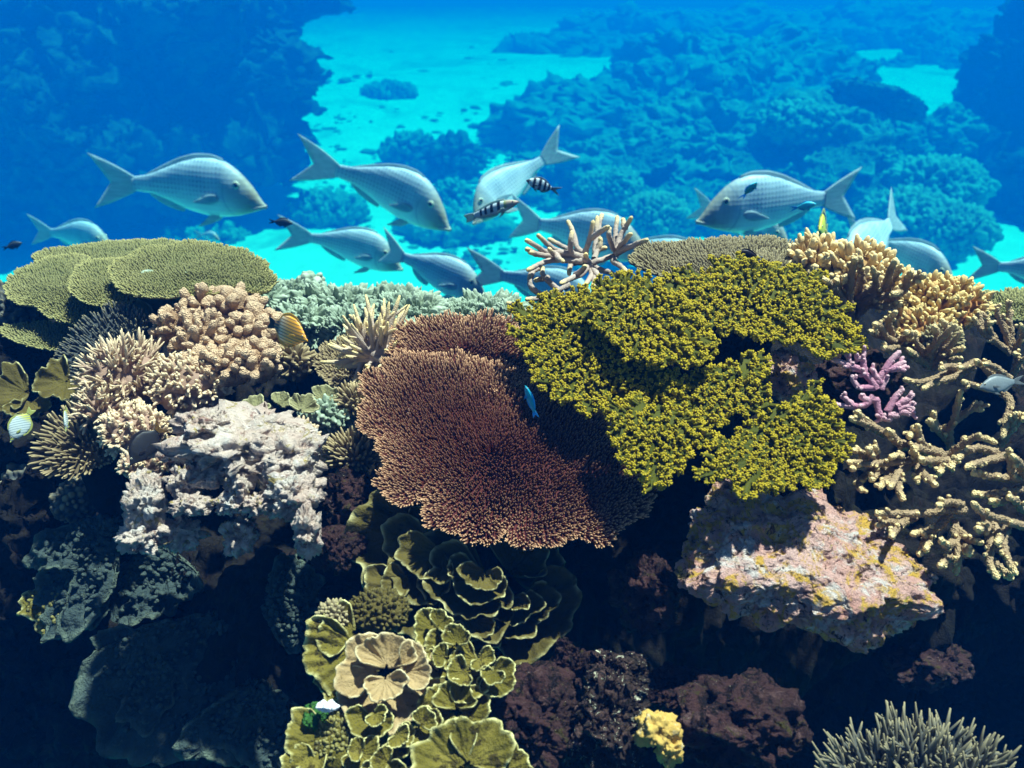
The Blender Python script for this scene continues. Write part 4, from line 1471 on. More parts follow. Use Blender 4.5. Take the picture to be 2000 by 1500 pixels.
leafs("frilly_coral", "pale frilly green coral tucked under the topmost left table", 'palegreen', [
    ((330, 610, 2.5, 75, 120, 210, 1), dict(curl=0.4, wave=0.14)), ((300, 640, 2.46, 60, 200, 200, 2), dict(curl=0.35, wave=0.12)), ((370, 630, 2.46, 65, 40, 200, 3), dict(curl=0.4, wave=0.14)),
    ((430, 580, 2.6, 60, 60, 220, 4), dict(curl=0.3, wave=0.1))], A(330, 640, 2.55))
for nm, lb, rows in (("a", "tan lobed leather coral with swollen finger knobs", [(350, 640, 2.3, 44, 40), (405, 612, 2.36, 52, 38), (468, 615, 2.36, 48, 36), (400, 665, 2.24, 56, 40), (468, 668, 2.26, 52, 44), (512, 650, 2.3, 34, 40)]),
                     ("b", "lower tan leather coral lobe beside the small digitate coral", [(455, 725, 2.16, 46, 36), (505, 715, 2.18, 42, 44), (410, 720, 2.18, 40, 26)])):
    root = thing("leather_coral", lb, "coral", A(rows[0][0], rows[0][1] + 40, rows[0][2]))
    for i, (px, py, d, rx, ry) in enumerate(rows):
        s = d * FG / FPX
        part("lobe", fingers(A(px, py, d), (rx * s, 0.5 * (rx + ry) * s, ry * s), 34, 26 * s, (7.5 + 2 * (i % 3)) * s, 400 + i + ord(nm) * 9, (0.25 * (i % 3 - 1), -0.4, 0.9), knob=0.3, jitter=0.5, base_sub=4,
                             tipc=np.linspace(0, 0.9, 6), shape=(0.9, 1.0, 1.05, 0.7), forks=1, fork_len=0.6), M['leather'], root)
fing("stubby_coral", 370, 750, 2.17, 95, 55, "pinkish tan coral of short stubby knobs under the leather coral", 'spiky', 132, n=230, flen=22, frad=4.6, knob=0.3, jitter=0.5, forks=2)
fing("branching_coral", 250, 745, 2.2, 78, 62, "cream spiky branching coral left of the stubby knobs", 'spiky', 133, n=110, flen=44, frad=3.8, knob=0.3, jitter=0.4, forks=3, shape=(1.15, 0.85, 0.6, 0.28))
fing("branching_coral", 205, 805, 2.13, 40, 34, "small cream spiky coral between grey fan and dark spiky plate", 'spiky', 134, n=50, flen=34, frad=3.6, knob=0.3, jitter=0.4, forks=3, shape=(1.15, 0.85, 0.6, 0.28))
fing("digitate_coral", 573, 712, 2.28, 40, 42, "dome of neat pale tipped knobs beneath the yellow butterflyfish", 'umber', 135, n=80, flen=18, frad=4.6)
fing("finger_coral", 738, 690, 2.2, 50, 34, "bundle of long grey tan fingers standing on the fringed plate", 'stag', 136, n=60, flen=66, frad=5.2, knob=0.2, jitter=0.4, depth=40, forks=1, fork_len=0.35)
fing("digitate_coral", 690, 785, 2.12, 38, 28, "brown bristly coral touching the left rim of the brown table", 'umber', 137, n=90, flen=17, frad=3.6)
fing("digitate_coral", 583, 858, 2.0, 46, 36, "pale golden knobby coral growing on the bleached ledge", 'spiky', 138, n=110, flen=14, frad=4.4, tipc=np.linspace(0.2, 0.8, 6))
fing("digitate_coral", 690, 890, 2.02, 52, 40, "dark olive bristly coral in the shade left of the brown table", 'umber', 139, n=160, flen=22, frad=3.4)
fing("digitate_coral", 545, 955, 1.84, 36, 24, "small golden bristly coral on the lower bleached ledge", 'spiky', 140, n=80, flen=14, frad=3.4, tipc=np.linspace(0.0, 0.8, 6))
fing("stubby_coral", 265, 845, 2.08, 75, 48, "pinkish stubby coral around the black surgeonfish", 'spiky', 141, n=170, flen=20, frad=4.4, knob=0.3, jitter=0.5, forks=2)
fing("stubby_coral", 285, 905, 1.95, 60, 26, "narrow ridge of cream knobs below the black surgeonfish", 'spiky', 142, n=90, flen=17, frad=4.4, knob=0.3, jitter=0.5, forks=2)
lob("knobbly_coral", 640, 810, 2.12, 55, 40, "grey green crumbly coral between the bleached ledge and brown rim", 'palegreen', 143, n=80, lr=0.22, amp=0.3, n2=200, lr2=0.1, amp2=0.15)
leafs("leaf_coral", "thin translucent olive leaf corals above the bleached ledge", 'leafgrey', [
    ((588, 800, 2.06, 34, 70, 200, 11), dict(curl=0.3, lobes=0.3)), ((634, 782, 2.1, 28, 100, 190, 12), dict(curl=0.3, lobes=0.3)), ((500, 808, 2.06, 34, 110, 190, 13), dict(curl=0.3, lobes=0.3)), ((545, 790, 2.1, 24, 60, 180, 14), dict(curl=0.3))], A(580, 815, 2.14))

# bleached limestone outcrop
root = thing("limestone_outcrop", "bleached pitted limestone ledge riddled with dark holes", "rock", A(460, 1000, 1.95))
for i, (px, py, d, rx, ry, dp) in enumerate([(480, 862, 1.92, 118, 42, 110), (398, 832, 1.9, 52, 26, 50), (565, 895, 1.88, 66, 44, 70), (360, 945, 1.86, 34, 44, 40), (405, 930, 1.86, 60, 22, 40), (462, 955, 1.84, 32, 46, 40),
                                             (575, 965, 1.82, 58, 52, 60), (375, 985, 1.82, 44, 20, 34), (508, 985, 1.82, 36, 22, 36), (445, 985, 1.82, 28, 22, 26), (285, 985, 1.86, 46, 70, 50), (275, 1050, 1.84, 50, 30, 44),
                                             (600, 1040, 1.76, 30, 62, 38), (470, 1045, 1.86, 38, 40, 40), (350, 1040, 1.88, 50, 36, 44), (545, 905, 1.84, 40, 18, 34)]):
    s = d * FG / FPX
    if i > 2:
        rx, ry, dp = rx * 0.84, ry * 0.84, dp * 0.84
    part("knob", rock(A(px, py, d), (rx * s, dp * s, ry * s), 200 + i * 2, 5, 0.34, 2.2, 5, pits=16, pit_r=0.32, pit_d=0.3, box=2.6, rough=0.07), M['bleached'], root)
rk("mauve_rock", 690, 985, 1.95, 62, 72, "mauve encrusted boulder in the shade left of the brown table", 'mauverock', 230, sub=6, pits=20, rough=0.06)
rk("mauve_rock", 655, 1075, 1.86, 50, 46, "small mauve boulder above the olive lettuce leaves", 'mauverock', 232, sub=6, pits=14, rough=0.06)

# staghorn on the crest
def stags(name, label, mat, loc, rows, seed, group=None, twigs=0, r=(8, 6), bump=0.16, dj=0.0):
    """rows: list of pixel polylines [(px,py,d)...]; the first point is the root of the branch"""
    root = thing(name, label, "coral", loc, group)
    rs = np.random.RandomState(seed)
    for i, row in enumerate(rows):
        opt = {}
        if isinstance(row, tuple):
            row, opt = row
        pts = [A(*p_) for p_ in row]
        s = row[0][2] * FG / FPX
        r0, r1 = opt.get('r', r)
        part("branch", branch(pts, r0 * s, r1 * s, seed * 31 + i, twigs=opt.get('tw', twigs), bump=bump), M[mat], root)
    return root


def fx(l, d=2.4, ox=980, oy=400, k=6.25):
    """points read off an enlarged view of the photo"""
    return [(ox + p_[0] / k, oy + p_[1] / k, d if len(p_) < 3 else p_[2]) for p_ in l]


SG = [
    [(1060, 700, 2.42), (850, 600, 2.36), (560, 580, 2.34), (420, 500, 2.3), (285, 425, 2.28)],
    [(1000, 640, 2.42), (700, 570, 2.4), (560, 480, 2.38), (430, 355, 2.36)],
    [(1040, 640, 2.44), (820, 545, 2.46), (560, 410, 2.48)],
    [(900, 640, 2.38), (570, 625, 2.34), (420, 600, 2.3), (340, 575, 2.26)], [(420, 600, 2.32), (295, 535, 2.25)],
    [(960, 690, 2.38), (660, 670, 2.34), (480, 720, 2.28), (310, 795, 2.24)],
    [(700, 640, 2.36), (640, 600, 2.3), (570, 535, 2.27)], [(640, 600, 2.33), (690, 650, 2.27), (755, 695, 2.24)],
    [(980, 640, 2.4), (860, 590, 2.36), (840, 460, 2.33), (860, 310, 2.33)], [(1040, 620, 2.44), (920, 520, 2.45), (880, 380, 2.47), (800, 185, 2.5)],
    [(1000, 620, 2.44), (1060, 460, 2.42), (1120, 185, 2.4)], [(1090, 410, 2.42), (1200, 330, 2.38), (1310, 260, 2.35)],
    [(1140, 600, 2.46), (1160, 420, 2.48), (1170, 135, 2.5)], [(1165, 420, 2.5), (1190, 240, 2.53), (1225, 105, 2.55)],
    [(1130, 660, 2.44), (1180, 550, 2.46), (1290, 520, 2.46)], [(1150, 590, 2.46), (1200, 480, 2.46), (1205, 390, 2.46)],
    [(1400, 590, 2.44), (1340, 480, 2.4), (1310, 370, 2.36), (1315, 265, 2.36)], [(1420, 590, 2.46), (1385, 400, 2.5), (1410, 130, 2.53)],
    [(1410, 560, 2.44), (1440, 400, 2.46), (1510, 270, 2.46), (1590, 140, 2.44)], [(1500, 290, 2.46), (1480, 160, 2.48)],
    [(1420, 570, 2.42), (1470, 470, 2.38), (1590, 350, 2.34)], [(1400, 590, 2.42), (1560, 510, 2.36), (1790, 425, 2.3)],
    [(1100, 720, 2.42), (1200, 680, 2.42), (1330, 630, 2.44), (1420, 590, 2.46)], [(1400, 600, 2.46), (1360, 680, 2.42), (1440, 740, 2.36), (1520, 815, 2.3)],
    [(1060, 720, 2.42), (1100, 840, 2.38), (1060, 920, 2.34), (1000, 1010, 2.3)], [(1110, 770, 2.4), (1190, 890, 2.34), (1250, 1010, 2.28)], [(1140, 880, 2.36), (1130, 960, 2.32), (1100, 1010, 2.3)],
    [(1070, 740, 2.42), (960, 850, 2.34), (860, 890, 2.28), (715, 960, 2.22)], [(900, 860, 2.32), (980, 800, 2.26), (1020, 745, 2.22)],
    [(1080, 700, 2.44), (860, 720, 2.42), (820, 860, 2.38)], [(1090, 720, 2.44), (1180, 780, 2.44), (1330, 830, 2.4), (1400, 880, 2.38)],
    [(830, 980, 2.36), (560, 1110, 2.34), (430, 1150, 2.3), (285, 1160, 2.26)], [(520, 1120, 2.34), (370, 1020, 2.32), (340, 920, 2.32), (355, 855, 2.34)],
    [(700, 1040, 2.36), (600, 960, 2.36), (500, 850, 2.36), (500, 770, 2.38)], [(345, 880, 2.34), (400, 800, 2.38), (520, 770, 2.42)], [(560, 900, 2.4), (480, 905, 2.38), (395, 920, 2.36)],
    [(1050, 690, 2.42), (1030, 640, 2.4), (1030, 595, 2.38)],
    [(330, 1330, 2.3), (250, 1290, 2.3), (170, 1220, 2.32), (55, 1195, 2.32)],
]
stags("staghorn_coral", "grey brown staghorn with yellow tips rising above the olive tiers", 'stag', A(1150, 600, 2.5), [fx(r) for r in SG], 5, r=(6.2, 4.3))

# thick staghorn thicket on the right
UP = 'thick tan staghorn corals of the right slope'


def fa(l, d):
    return fx(l, d, 1600, 460, 5.0)


def fb(l, d):
    return fx(l, d, 1600, 740, 3.75)


S1 = [[(300, 880), (310, 700), (290, 560), (330, 300), (350, 220)], [(300, 740), (250, 650), (130, 500), (50, 430)], [(250, 640), (180, 520), (160, 430)], [(300, 640), (270, 520), (240, 400)],
      [(330, 640), (400, 480), (420, 300), (400, 200)], [(330, 700), (460, 560), (560, 480), (520, 300)], [(340, 720), (480, 620), (640, 480), (700, 330), (740, 240)], [(360, 790), (520, 640), (780, 560), (720, 570)],
      [(380, 760), (480, 680), (640, 690), (810, 665)], [(600, 600), (700, 470), (800, 280)], [(640, 680), (800, 560), (860, 440), (900, 350)], [(860, 470), (940, 420), (1030, 390)], [(330, 860), (210, 660), (130, 600)]]
S2 = [[(760, 1040), (660, 990), (600, 900), (535, 860)], [(640, 980), (560, 970), (490, 930)], [(900, 1160), (760, 1100), (680, 1110), (620, 1090)], [(780, 1030), (880, 970), (840, 940)], [(700, 960), (680, 840), (740, 740)]]
S3 = [[(1060, 1280), (1020, 1150), (930, 1010), (940, 940)], [(1060, 1270), (1100, 1120), (1220, 980), (1330, 870)], [(1080, 1270), (1180, 1180), (1300, 1050), (1400, 930)], [(1090, 1280), (1250, 1170), (1340, 1120), (1430, 1100)],
      [(1130, 1190), (1260, 960), (1190, 820)], [(1080, 1260), (960, 1200), (860, 1110)], [(1050, 1290), (1150, 1010), (1120, 880)], [(1100, 1290), (1280, 1230), (1400, 1190)]]
S4 = [[(1870, 1150), (1700, 1020), (1580, 920), (1500, 790)], [(1880, 1120), (1800, 900), (1740, 760), (1770, 660)], [(1880, 1060), (1860, 850), (1840, 620)], [(1700, 1000), (1640, 880), (1690, 850)], [(1900, 1120), (1990, 980), (1960, 850)],
      [(1620, 960), (1560, 780), (1610, 760)], [(1960, 1300), (1930, 1180), (1900, 1150)], [(1870, 1380), (1960, 1240), (2040, 1190)]]
S5 = [[(1500, 1250), (1260, 1340), (1000, 1430), (820, 1400)], [(1360, 1290), (1250, 1280), (1180, 1300)], [(1500, 1280), (1320, 1380), (1160, 1420), (1010, 1500)], [(1700, 1380), (1580, 1260), (1530, 1220)], [(1740, 1500), (1600, 1480), (1400, 1420)],
      [(1860, 1400), (1700, 1280), (1600, 1260)], [(1520, 1240), (1440, 1280), (1370, 1290)]]
S6 = [[(860, 560), (700, 500), (620, 490), (540, 440), (490, 370)], [(480, 400), (380, 350), (290, 310), (225, 290)], [(380, 350), (310, 290), (280, 240)], [(620, 490), (560, 450), (500, 370)], [(900, 550), (780, 500), (730, 430), (720, 330)], [(730, 430), (680, 400), (660, 420)],
      [(960, 560), (1040, 490), (1160, 430), (1310, 470)], [(900, 560), (740, 510), (690, 520)], [(960, 600), (860, 600), (780, 600), (740, 590)], [(880, 600), (960, 620), (970, 660)], [(880, 600), (890, 650), (880, 690)]]
S7 = [[(700, 600), (560, 610), (420, 620), (330, 620), (200, 605)], [(420, 610), (330, 560), (240, 515)], [(300, 620), (240, 640), (245, 660)], [(400, 620), (380, 560), (360, 520)], [(410, 600), (410, 540), (405, 495)], [(420, 630), (350, 700), (290, 770), (310, 820)],
      [(480, 630), (430, 690), (380, 740)], [(560, 620), (500, 720), (440, 800)], [(620, 620), (560, 720), (510, 800)], [(660, 620), (600, 700), (580, 800), (620, 890)], [(700, 620), (740, 700), (700, 740)], [(740, 690), (800, 730), (850, 780)], [(540, 600), (600, 560), (520, 570)], [(700, 610), (700, 560), (690, 500)]]
S8 = [[(1060, 960), (940, 960), (760, 990), (560, 990), (410, 985)], [(1040, 920), (940, 905), (870, 930)], [(700, 1010), (600, 1060), (500, 1050), (415, 1080)], [(620, 1050), (560, 1100), (530, 1160)], [(960, 980), (880, 1080), (780, 1120), (670, 1135)], [(800, 1110), (770, 1200), (730, 1295)],
      [(840, 1100), (800, 1180), (780, 1250)], [(990, 1040), (1000, 1160), (1020, 1260), (1010, 1440)], [(1010, 1290), (940, 1320), (880, 1370)], [(1010, 1180), (940, 1220), (890, 1180)], [(1030, 1170), (1080, 1240), (1105, 1280)], [(1000, 1080), (1100, 1180), (1200, 1200)]]
S9 = [[(1220, 980), (1230, 1100), (1260, 1220), (1250, 1340), (1310, 1470)], [(1270, 1330), (1340, 1400), (1420, 1470)], [(1380, 1080), (1350, 1180), (1380, 1320), (1450, 1440)], [(1500, 1080), (1380, 1040), (1220, 1000), (1120, 900)], [(1270, 1060), (1320, 1160), (1300, 1200)], [(1230, 1080), (1180, 1090), (1165, 1100)]]
S10 = [[(1500, 700), (1430, 720), (1400, 600), (1390, 510)], [(1440, 730), (1300, 720), (1200, 700), (1115, 690)], [(1500, 800), (1360, 830), (1240, 850), (1120, 840)], [(1400, 860), (1330, 900), (1250, 895)], [(1500, 720), (1480, 640), (1410, 560)],
       [(1300, 540), (1160, 510), (1060, 540), (1010, 590)], [(1380, 560), (1220, 600), (1070, 650)], [(1500, 960), (1440, 900), (1380, 860)]]
S11 = [[(970, 520), (950, 400), (1000, 240), (1040, 80)], [(960, 470), (880, 380), (820, 230)], [(1000, 300), (1120, 220), (1210, 230)], [(940, 420), (850, 360), (800, 300)], [(1330, 480), (1400, 360), (1440, 240)], [(1400, 360), (1480, 280), (1500, 300)], [(1340, 100), (1400, 170), (1380, 260), (1340, 440)]]
for nm, rows, cv, d0, d1, lb, sd, rr in [
        (1, S1, fa, 2.28, 2.12, "antler shaped cream staghorn highest on the slope beside the olive tiers", 11, (9.5, 6.5)),
        (2, S2, fa, 2.1, 1.98, "short forked tan staghorn just above the pink coral", 12, (8.5, 6)),
        (3, S3, fa, 2.12, 2.02, "fan of straight ribbed tan staghorn branches above the grey fish", 13, (9, 6.5)),
        (4, S4, fa, 2.14, 2.1, "orange tinged staghorn at the edge of the view above the grey fish", 14, (8, 5.5)),
        (5, S5, fa, 2.02, 1.92, "flat lying tan staghorn between pink coral and the grey fish", 15, (8, 5.5)),
        (6, S6, fb, 1.92, 1.84, "arching cream tipped staghorn directly below the pink coral", 16, (10, 7)),
        (7, S7, fb, 1.86, 1.76, "comb like staghorn with hanging fingers beside the olive fan", 17, (9, 6.5)),
        (8, S8, fb, 1.8, 1.68, "white tipped staghorn overhanging the pink boulder", 18, (9.5, 7)),
        (9, S9, fb, 1.78, 1.70, "drooping golden staghorn fingers hanging in front of the dark hollow", 19, (9.5, 7.5)),
        (10, S10, fb, 1.86, 1.76, "reaching staghorn tips at the edge of the view above the drooping fingers", 20, (9.5, 7)),
        (11, S11, fb, 2.02, 1.98, "dim brown staghorn in the shade under the grey fish", 21, (9.5, 7))]:
    rs = np.random.RandomState(sd)
    out = []
    for r in rows:
        n_ = len(r)
        e = rs.uniform(-0.05, 0.05)
        out.append([(p_[0], p_[1], d0 + (d1 - d0) * i / (n_ - 1) + e * i / (n_ - 1)) for i, p_ in enumerate(r)])
    stags("staghorn_coral", lb, 'thick', A(*cv([rows[0][0]], d0)[0]) + np.array([0, 0.03, -0.05]), [cv(r, d0) for r in out], sd, group=UP, twigs=4 if nm not in (3,) else 1, r=(rr[0] * 0.84, rr[1] * 0.8), bump=0.36)

SP_ = [[(560, 1480), (420, 1330), (330, 1270), (250, 1140)], [(380, 1300), (300, 1270), (140, 1210)], [(440, 1330), (430, 1200), (440, 1080)], [(430, 1200), (370, 1190), (360, 1130)], [(560, 1440), (620, 1340), (760, 1270), (850, 1230)], [(640, 1320), (700, 1220), (800, 1120)],
       [(560, 1500), (470, 1360), (440, 1350)], [(520, 1480), (380, 1470), (310, 1360)], [(600, 1500), (640, 1420), (665, 1370)], [(600, 1440), (540, 1340), (500, 1290)], [(700, 1300), (790, 1300), (850, 1260)]]
SP2 = [[(400, 130), (330, 190), (240, 200), (110, 190)], [(240, 195), (200, 150), (165, 110)], [(420, 150), (430, 220), (470, 290), (540, 300)], [(470, 280), (440, 290), (450, 280)], [(500, 240), (560, 130), (620, 70)], [(560, 200), (640, 150), (700, 110)], [(570, 220), (650, 200), (700, 230)], [(580, 240), (660, 250), (690, 260)], [(500, 260), (560, 270), (590, 270)], [(430, 160), (340, 150), (290, 120)]]
stags("staghorn_coral", "pink staghorn coral with short forked tips", 'pinkstag', A(1715, 790, 2.02), [fa(r, 1.96) for r in SP_] + [fb(r, 1.92) for r in SP2], 25, r=(7, 4.6), twigs=4)

for i, (px, py, d, rx, ry, n, lb) in enumerate([(1600, 512, 2.42, 58, 34, 80, "cream knobbly finger coral at the crest next to the tan table"), (1675, 535, 2.38, 66, 44, 95, "cream finger coral behind the antler shaped staghorn"), (1735, 570, 2.36, 50, 40, 60, "cream finger coral at the end of the crest below the fish shoulders")]):
    fing("finger_coral", px, py, d, rx, ry, lb, 'cream', 150 + i, n=n, flen=30, frad=6, knob=0.25, jitter=0.5, forks=2, group="cream finger corals on the crest", shape=(0.8, 1.0, 1.0, 0.6))
fing("finger_coral", 1845, 600, 2.32, 90, 48, "amber and orange finger coral in a low thicket", 'amber', 155, n=170, flen=26, frad=5.2, knob=0.25, jitter=0.55, forks=2, shape=(0.85, 1.0, 0.95, 0.55))
fing("finger_coral", 1800, 650, 2.26, 70, 40, "amber finger coral half hidden behind ribbed staghorn branches", 'amber', 156, n=110, flen=24, frad=5.2, knob=0.25, jitter=0.55, forks=2)
fing("digitate_coral", 1840, 665, 2.2, 42, 30, "grey coral with honeycomb texture between ribbed branches", 'grey_table', 157, n=140, flen=12, frad=3.6)
tab("table_coral", [(1880, 585), (1930, 570), (2000, 570), (2060, 580), (2060, 620), (1980, 625), (1910, 610)], (1975, 595), 2.6, (0, -0.1, 1), "faded tan table coral behind the orange tinged staghorn", "tan_table", 158, spacing=6, blen=8, brad=2.2)

# rocks and boulders
s = 1.68 * FG / FPX
solo("pink_boulder", rock(A(1555, 1092, 1.72), (228 * s, 145 * s, 62 * s), 301, 7, 0.17, 1.9, 6, pits=9, pit_r=0.4, pit_d=0.14, box=4.0, R=(math.radians(20), math.radians(9), math.radians(-6)), rough=0.035), M['pinkrock'],
     "big sunlit boulder crusted in pink and mustard growth", "rock")
rk("pink_rock", 1535, 735, 2.0, 50, 46, "small pitted pink rock showing between the olive tiers", 'pinkrock', 303, pits=14, pit_d=0.25, rough=0.05)
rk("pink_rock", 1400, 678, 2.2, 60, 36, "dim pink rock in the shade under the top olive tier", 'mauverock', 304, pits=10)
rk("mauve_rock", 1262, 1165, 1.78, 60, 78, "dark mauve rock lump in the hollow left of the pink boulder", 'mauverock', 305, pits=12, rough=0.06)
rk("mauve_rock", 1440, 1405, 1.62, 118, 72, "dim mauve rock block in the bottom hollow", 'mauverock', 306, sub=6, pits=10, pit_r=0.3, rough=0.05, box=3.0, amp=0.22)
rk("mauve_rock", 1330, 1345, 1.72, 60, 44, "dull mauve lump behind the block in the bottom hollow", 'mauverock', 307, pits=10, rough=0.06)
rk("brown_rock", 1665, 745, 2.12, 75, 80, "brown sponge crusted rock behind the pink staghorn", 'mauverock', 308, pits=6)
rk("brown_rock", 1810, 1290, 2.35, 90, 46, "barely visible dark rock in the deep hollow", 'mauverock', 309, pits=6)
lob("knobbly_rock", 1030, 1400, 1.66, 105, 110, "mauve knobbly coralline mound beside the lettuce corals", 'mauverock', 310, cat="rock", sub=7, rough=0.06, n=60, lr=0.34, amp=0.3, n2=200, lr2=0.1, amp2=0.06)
rk("rubble_rock", 1180, 1420, 1.62, 70, 100, "crumbly white flecked rubble rock at the bottom middle", 'fleck', 311, amp=0.35, pits=40, pit_r=0.25, pit_d=0.22, rough=0.1)
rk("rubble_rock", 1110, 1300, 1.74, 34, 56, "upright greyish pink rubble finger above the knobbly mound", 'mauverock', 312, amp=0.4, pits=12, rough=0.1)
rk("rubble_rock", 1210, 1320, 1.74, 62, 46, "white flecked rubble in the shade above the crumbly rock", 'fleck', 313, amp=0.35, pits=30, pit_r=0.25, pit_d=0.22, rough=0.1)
root = thing("sponge", "pale yellow blotchy sponge at the bottom of the hollow", "sponge", A(1290, 1480, 1.56))
part("lobe", rock(A(1285, 1425, 1.55), (44 * .00049, 34 * .00049, 34 * .00049), 320, 5, 0.3, 2.2), M['sponge'], root)
part("lobe", rock(A(1308, 1468, 1.54), (26 * .00049, 26 * .00049, 36 * .00049), 322, 5, 0.3, 2.2, pits=2), M['sponge'], root)

# lettuce corals and their pillar
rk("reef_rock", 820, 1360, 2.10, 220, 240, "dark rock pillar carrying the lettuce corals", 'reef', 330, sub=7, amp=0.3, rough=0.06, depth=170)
def nest(px, py, d, ang, rs_, seed, spread=190, curl=0.5, dn=0.03, **k):
    """leaves nested one inside another like a scroll"""
    out = []
    for n_, R_ in enumerate(rs_):
        kw = dict(curl=curl + 0.06 * n_, wave=0.06, lobes=0.16, rough=0.03)
        kw.update(k)
        out.append(((px + (seed * 7 + n_ * 5) % 9 - 4, py - 5 * n_, d - dn * n_, R_, ang + 14 * n_ * (1 if seed % 2 else -1), spread, seed + n_), kw))
    return out


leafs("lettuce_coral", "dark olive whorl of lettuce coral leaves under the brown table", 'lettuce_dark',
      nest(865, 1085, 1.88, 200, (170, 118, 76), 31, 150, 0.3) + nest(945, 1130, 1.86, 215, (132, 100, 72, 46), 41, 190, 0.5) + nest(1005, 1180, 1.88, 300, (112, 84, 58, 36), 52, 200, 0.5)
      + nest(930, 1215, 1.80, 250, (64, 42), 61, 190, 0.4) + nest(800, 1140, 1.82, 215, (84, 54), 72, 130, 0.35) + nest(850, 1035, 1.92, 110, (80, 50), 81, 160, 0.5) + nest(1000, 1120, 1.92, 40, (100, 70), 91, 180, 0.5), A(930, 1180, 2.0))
leafs("lettuce_coral", "sunlit tan rosette of lettuce coral with ruffled rim", 'lettuce_tan', [
    ((752, 1335, 1.60, 92, 250, 190, 141), dict(curl=0.3, wave=0.08, lobes=0.15)), ((770, 1330, 1.60, 84, 330, 170, 142), dict(curl=0.3, wave=0.08, lobes=0.15)), ((735, 1310, 1.59, 74, 160, 170, 143), dict(curl=0.35, wave=0.08, lobes=0.15)),
    ((755, 1300, 1.58, 64, 90, 190, 144), dict(curl=0.4, wave=0.08, lobes=0.15)), ((752, 1325, 1.56, 46, 280, 200, 145), dict(curl=0.5, wave=0.08, lobes=0.15)), ((790, 1310, 1.57, 52, 20, 180, 146), dict(curl=0.45, wave=0.08, lobes=0.15))], A(752, 1340, 1.7))
leafs("lettuce_coral", "bright yellow ribbed lettuce leaf at the outer edge of the pillar", 'lettuce', [
    ((702, 1262, 1.66, 104, 205, 130, 151), dict(curl=0.12, wave=0.07, lobes=0.15, ridge=0.05)), ((668, 1320, 1.64, 50, 250, 140, 152), dict(curl=0.3, lobes=0.15)), ((690, 1235, 1.68, 66, 170, 150, 153), dict(curl=0.3, lobes=0.15))], A(710, 1290, 1.74))
rs0 = np.random.RandomState(9)


def litter(cells, seed):
    out = []
    for n_, (px, py, R_) in enumerate(cells):
        out += [((px, py, 1.62 - (py - 1250) * 0.0005, R_, rs0.uniform(200, 320), rs0.uniform(170, 250), seed + 2 * n_), dict(curl=rs0.uniform(0.25, 0.5), wave=0.07, lobes=0.15)),
                ((px + 6, py - 6, 1.60 - (py - 1250) * 0.0005, R_ * 0.6, rs0.uniform(0, 360), 200, seed + 2 * n_ + 1), dict(curl=0.5, wave=0.07, lobes=0.15))]
    return out


leafs("lettuce_coral", "small olive lettuce leaves stepping down beside the tan rosette", 'lettuce', litter([(850, 1228, 44), (885, 1262, 52), (930, 1290, 48), (905, 1318, 56), (960, 1318, 44), (862, 1290, 40)], 161), A(900, 1280, 1.72))
leafs("lettuce_coral", "rounded olive lettuce cup below the small stepped leaves", 'lettuce', [
    ((880, 1390, 1.56, 58, 200, 200, 181), dict(curl=0.35, wave=0.08, lobes=0.15)), ((900, 1392, 1.56, 58, 340, 200, 182), dict(curl=0.35, wave=0.08, lobes=0.15)), ((890, 1380, 1.55, 44, 90, 200, 183), dict(curl=0.5, lobes=0.15))] + litter([(818, 1420, 46)], 184), A(880, 1410, 1.62))
leafs("lettuce_coral", "warty yellow lettuce coral in the bottom corner of the pillar", 'lettuce', [
    ((640, 1440, 1.54, 84, 200, 150, 191), dict(curl=0.15, wave=0.07, lobes=0.15)), ((620, 1500, 1.52, 70, 200, 170, 192), dict(curl=0.2, wave=0.07, lobes=0.15))] + litter([(725, 1400, 44), (770, 1440, 44), (700, 1470, 40), (750, 1495, 46)], 193), A(700, 1470, 1.6))
leafs("lettuce_coral", "warty yellow lettuce coral with a pale scalloped rim at the bottom", 'lettuce', [
    ((900, 1500, 1.46, 92, 130, 150, 211), dict(curl=0.2, wave=0.07, lobes=0.15)), ((915, 1490, 1.46, 88, 60, 150, 212), dict(curl=0.2, wave=0.07, lobes=0.15)), ((985, 1505, 1.47, 54, 50, 190, 213), dict(curl=0.3, lobes=0.15)), ((850, 1510, 1.47, 50, 150, 190, 214), dict(curl=0.3, lobes=0.15))], A(905, 1530, 1.55))
fing("digitate_coral", 680, 1450, 1.56, 95, 56, "carpet of tiny olive warts between the bottom lettuce leaves", 'lettuce', 345, n=420, flen=11, frad=4.6, tipc=np.linspace(0, 0.3, 6), jitter=0.4)
fing("digitate_coral", 905, 1500, 1.50, 88, 44, "carpet of tiny olive warts inside the scalloped rim at the bottom", 'lettuce', 346, n=340, flen=11, frad=4.6, tipc=np.linspace(0, 0.3, 6), jitter=0.4)
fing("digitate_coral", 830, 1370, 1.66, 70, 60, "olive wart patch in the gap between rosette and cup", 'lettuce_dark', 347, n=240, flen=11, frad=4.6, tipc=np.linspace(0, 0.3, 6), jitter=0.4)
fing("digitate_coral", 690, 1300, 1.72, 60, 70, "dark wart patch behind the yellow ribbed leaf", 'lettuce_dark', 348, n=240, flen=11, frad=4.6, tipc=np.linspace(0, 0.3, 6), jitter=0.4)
fing("digitate_coral", 652, 1205, 1.7, 36, 34, "knot of tiny olive knobs above the yellow ribbed leaf", 'grey_table', 340, n=110, flen=10, frad=4.4)
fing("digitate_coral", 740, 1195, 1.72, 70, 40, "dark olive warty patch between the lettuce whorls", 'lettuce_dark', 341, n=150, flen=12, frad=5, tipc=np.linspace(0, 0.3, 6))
rk("algae_ball", 612, 1402, 1.56, 30, 24, "dark green algae clump at the foot of the pillar", 'algae', 342, cat="algae", sub=5, amp=0.3, rough=0.1)
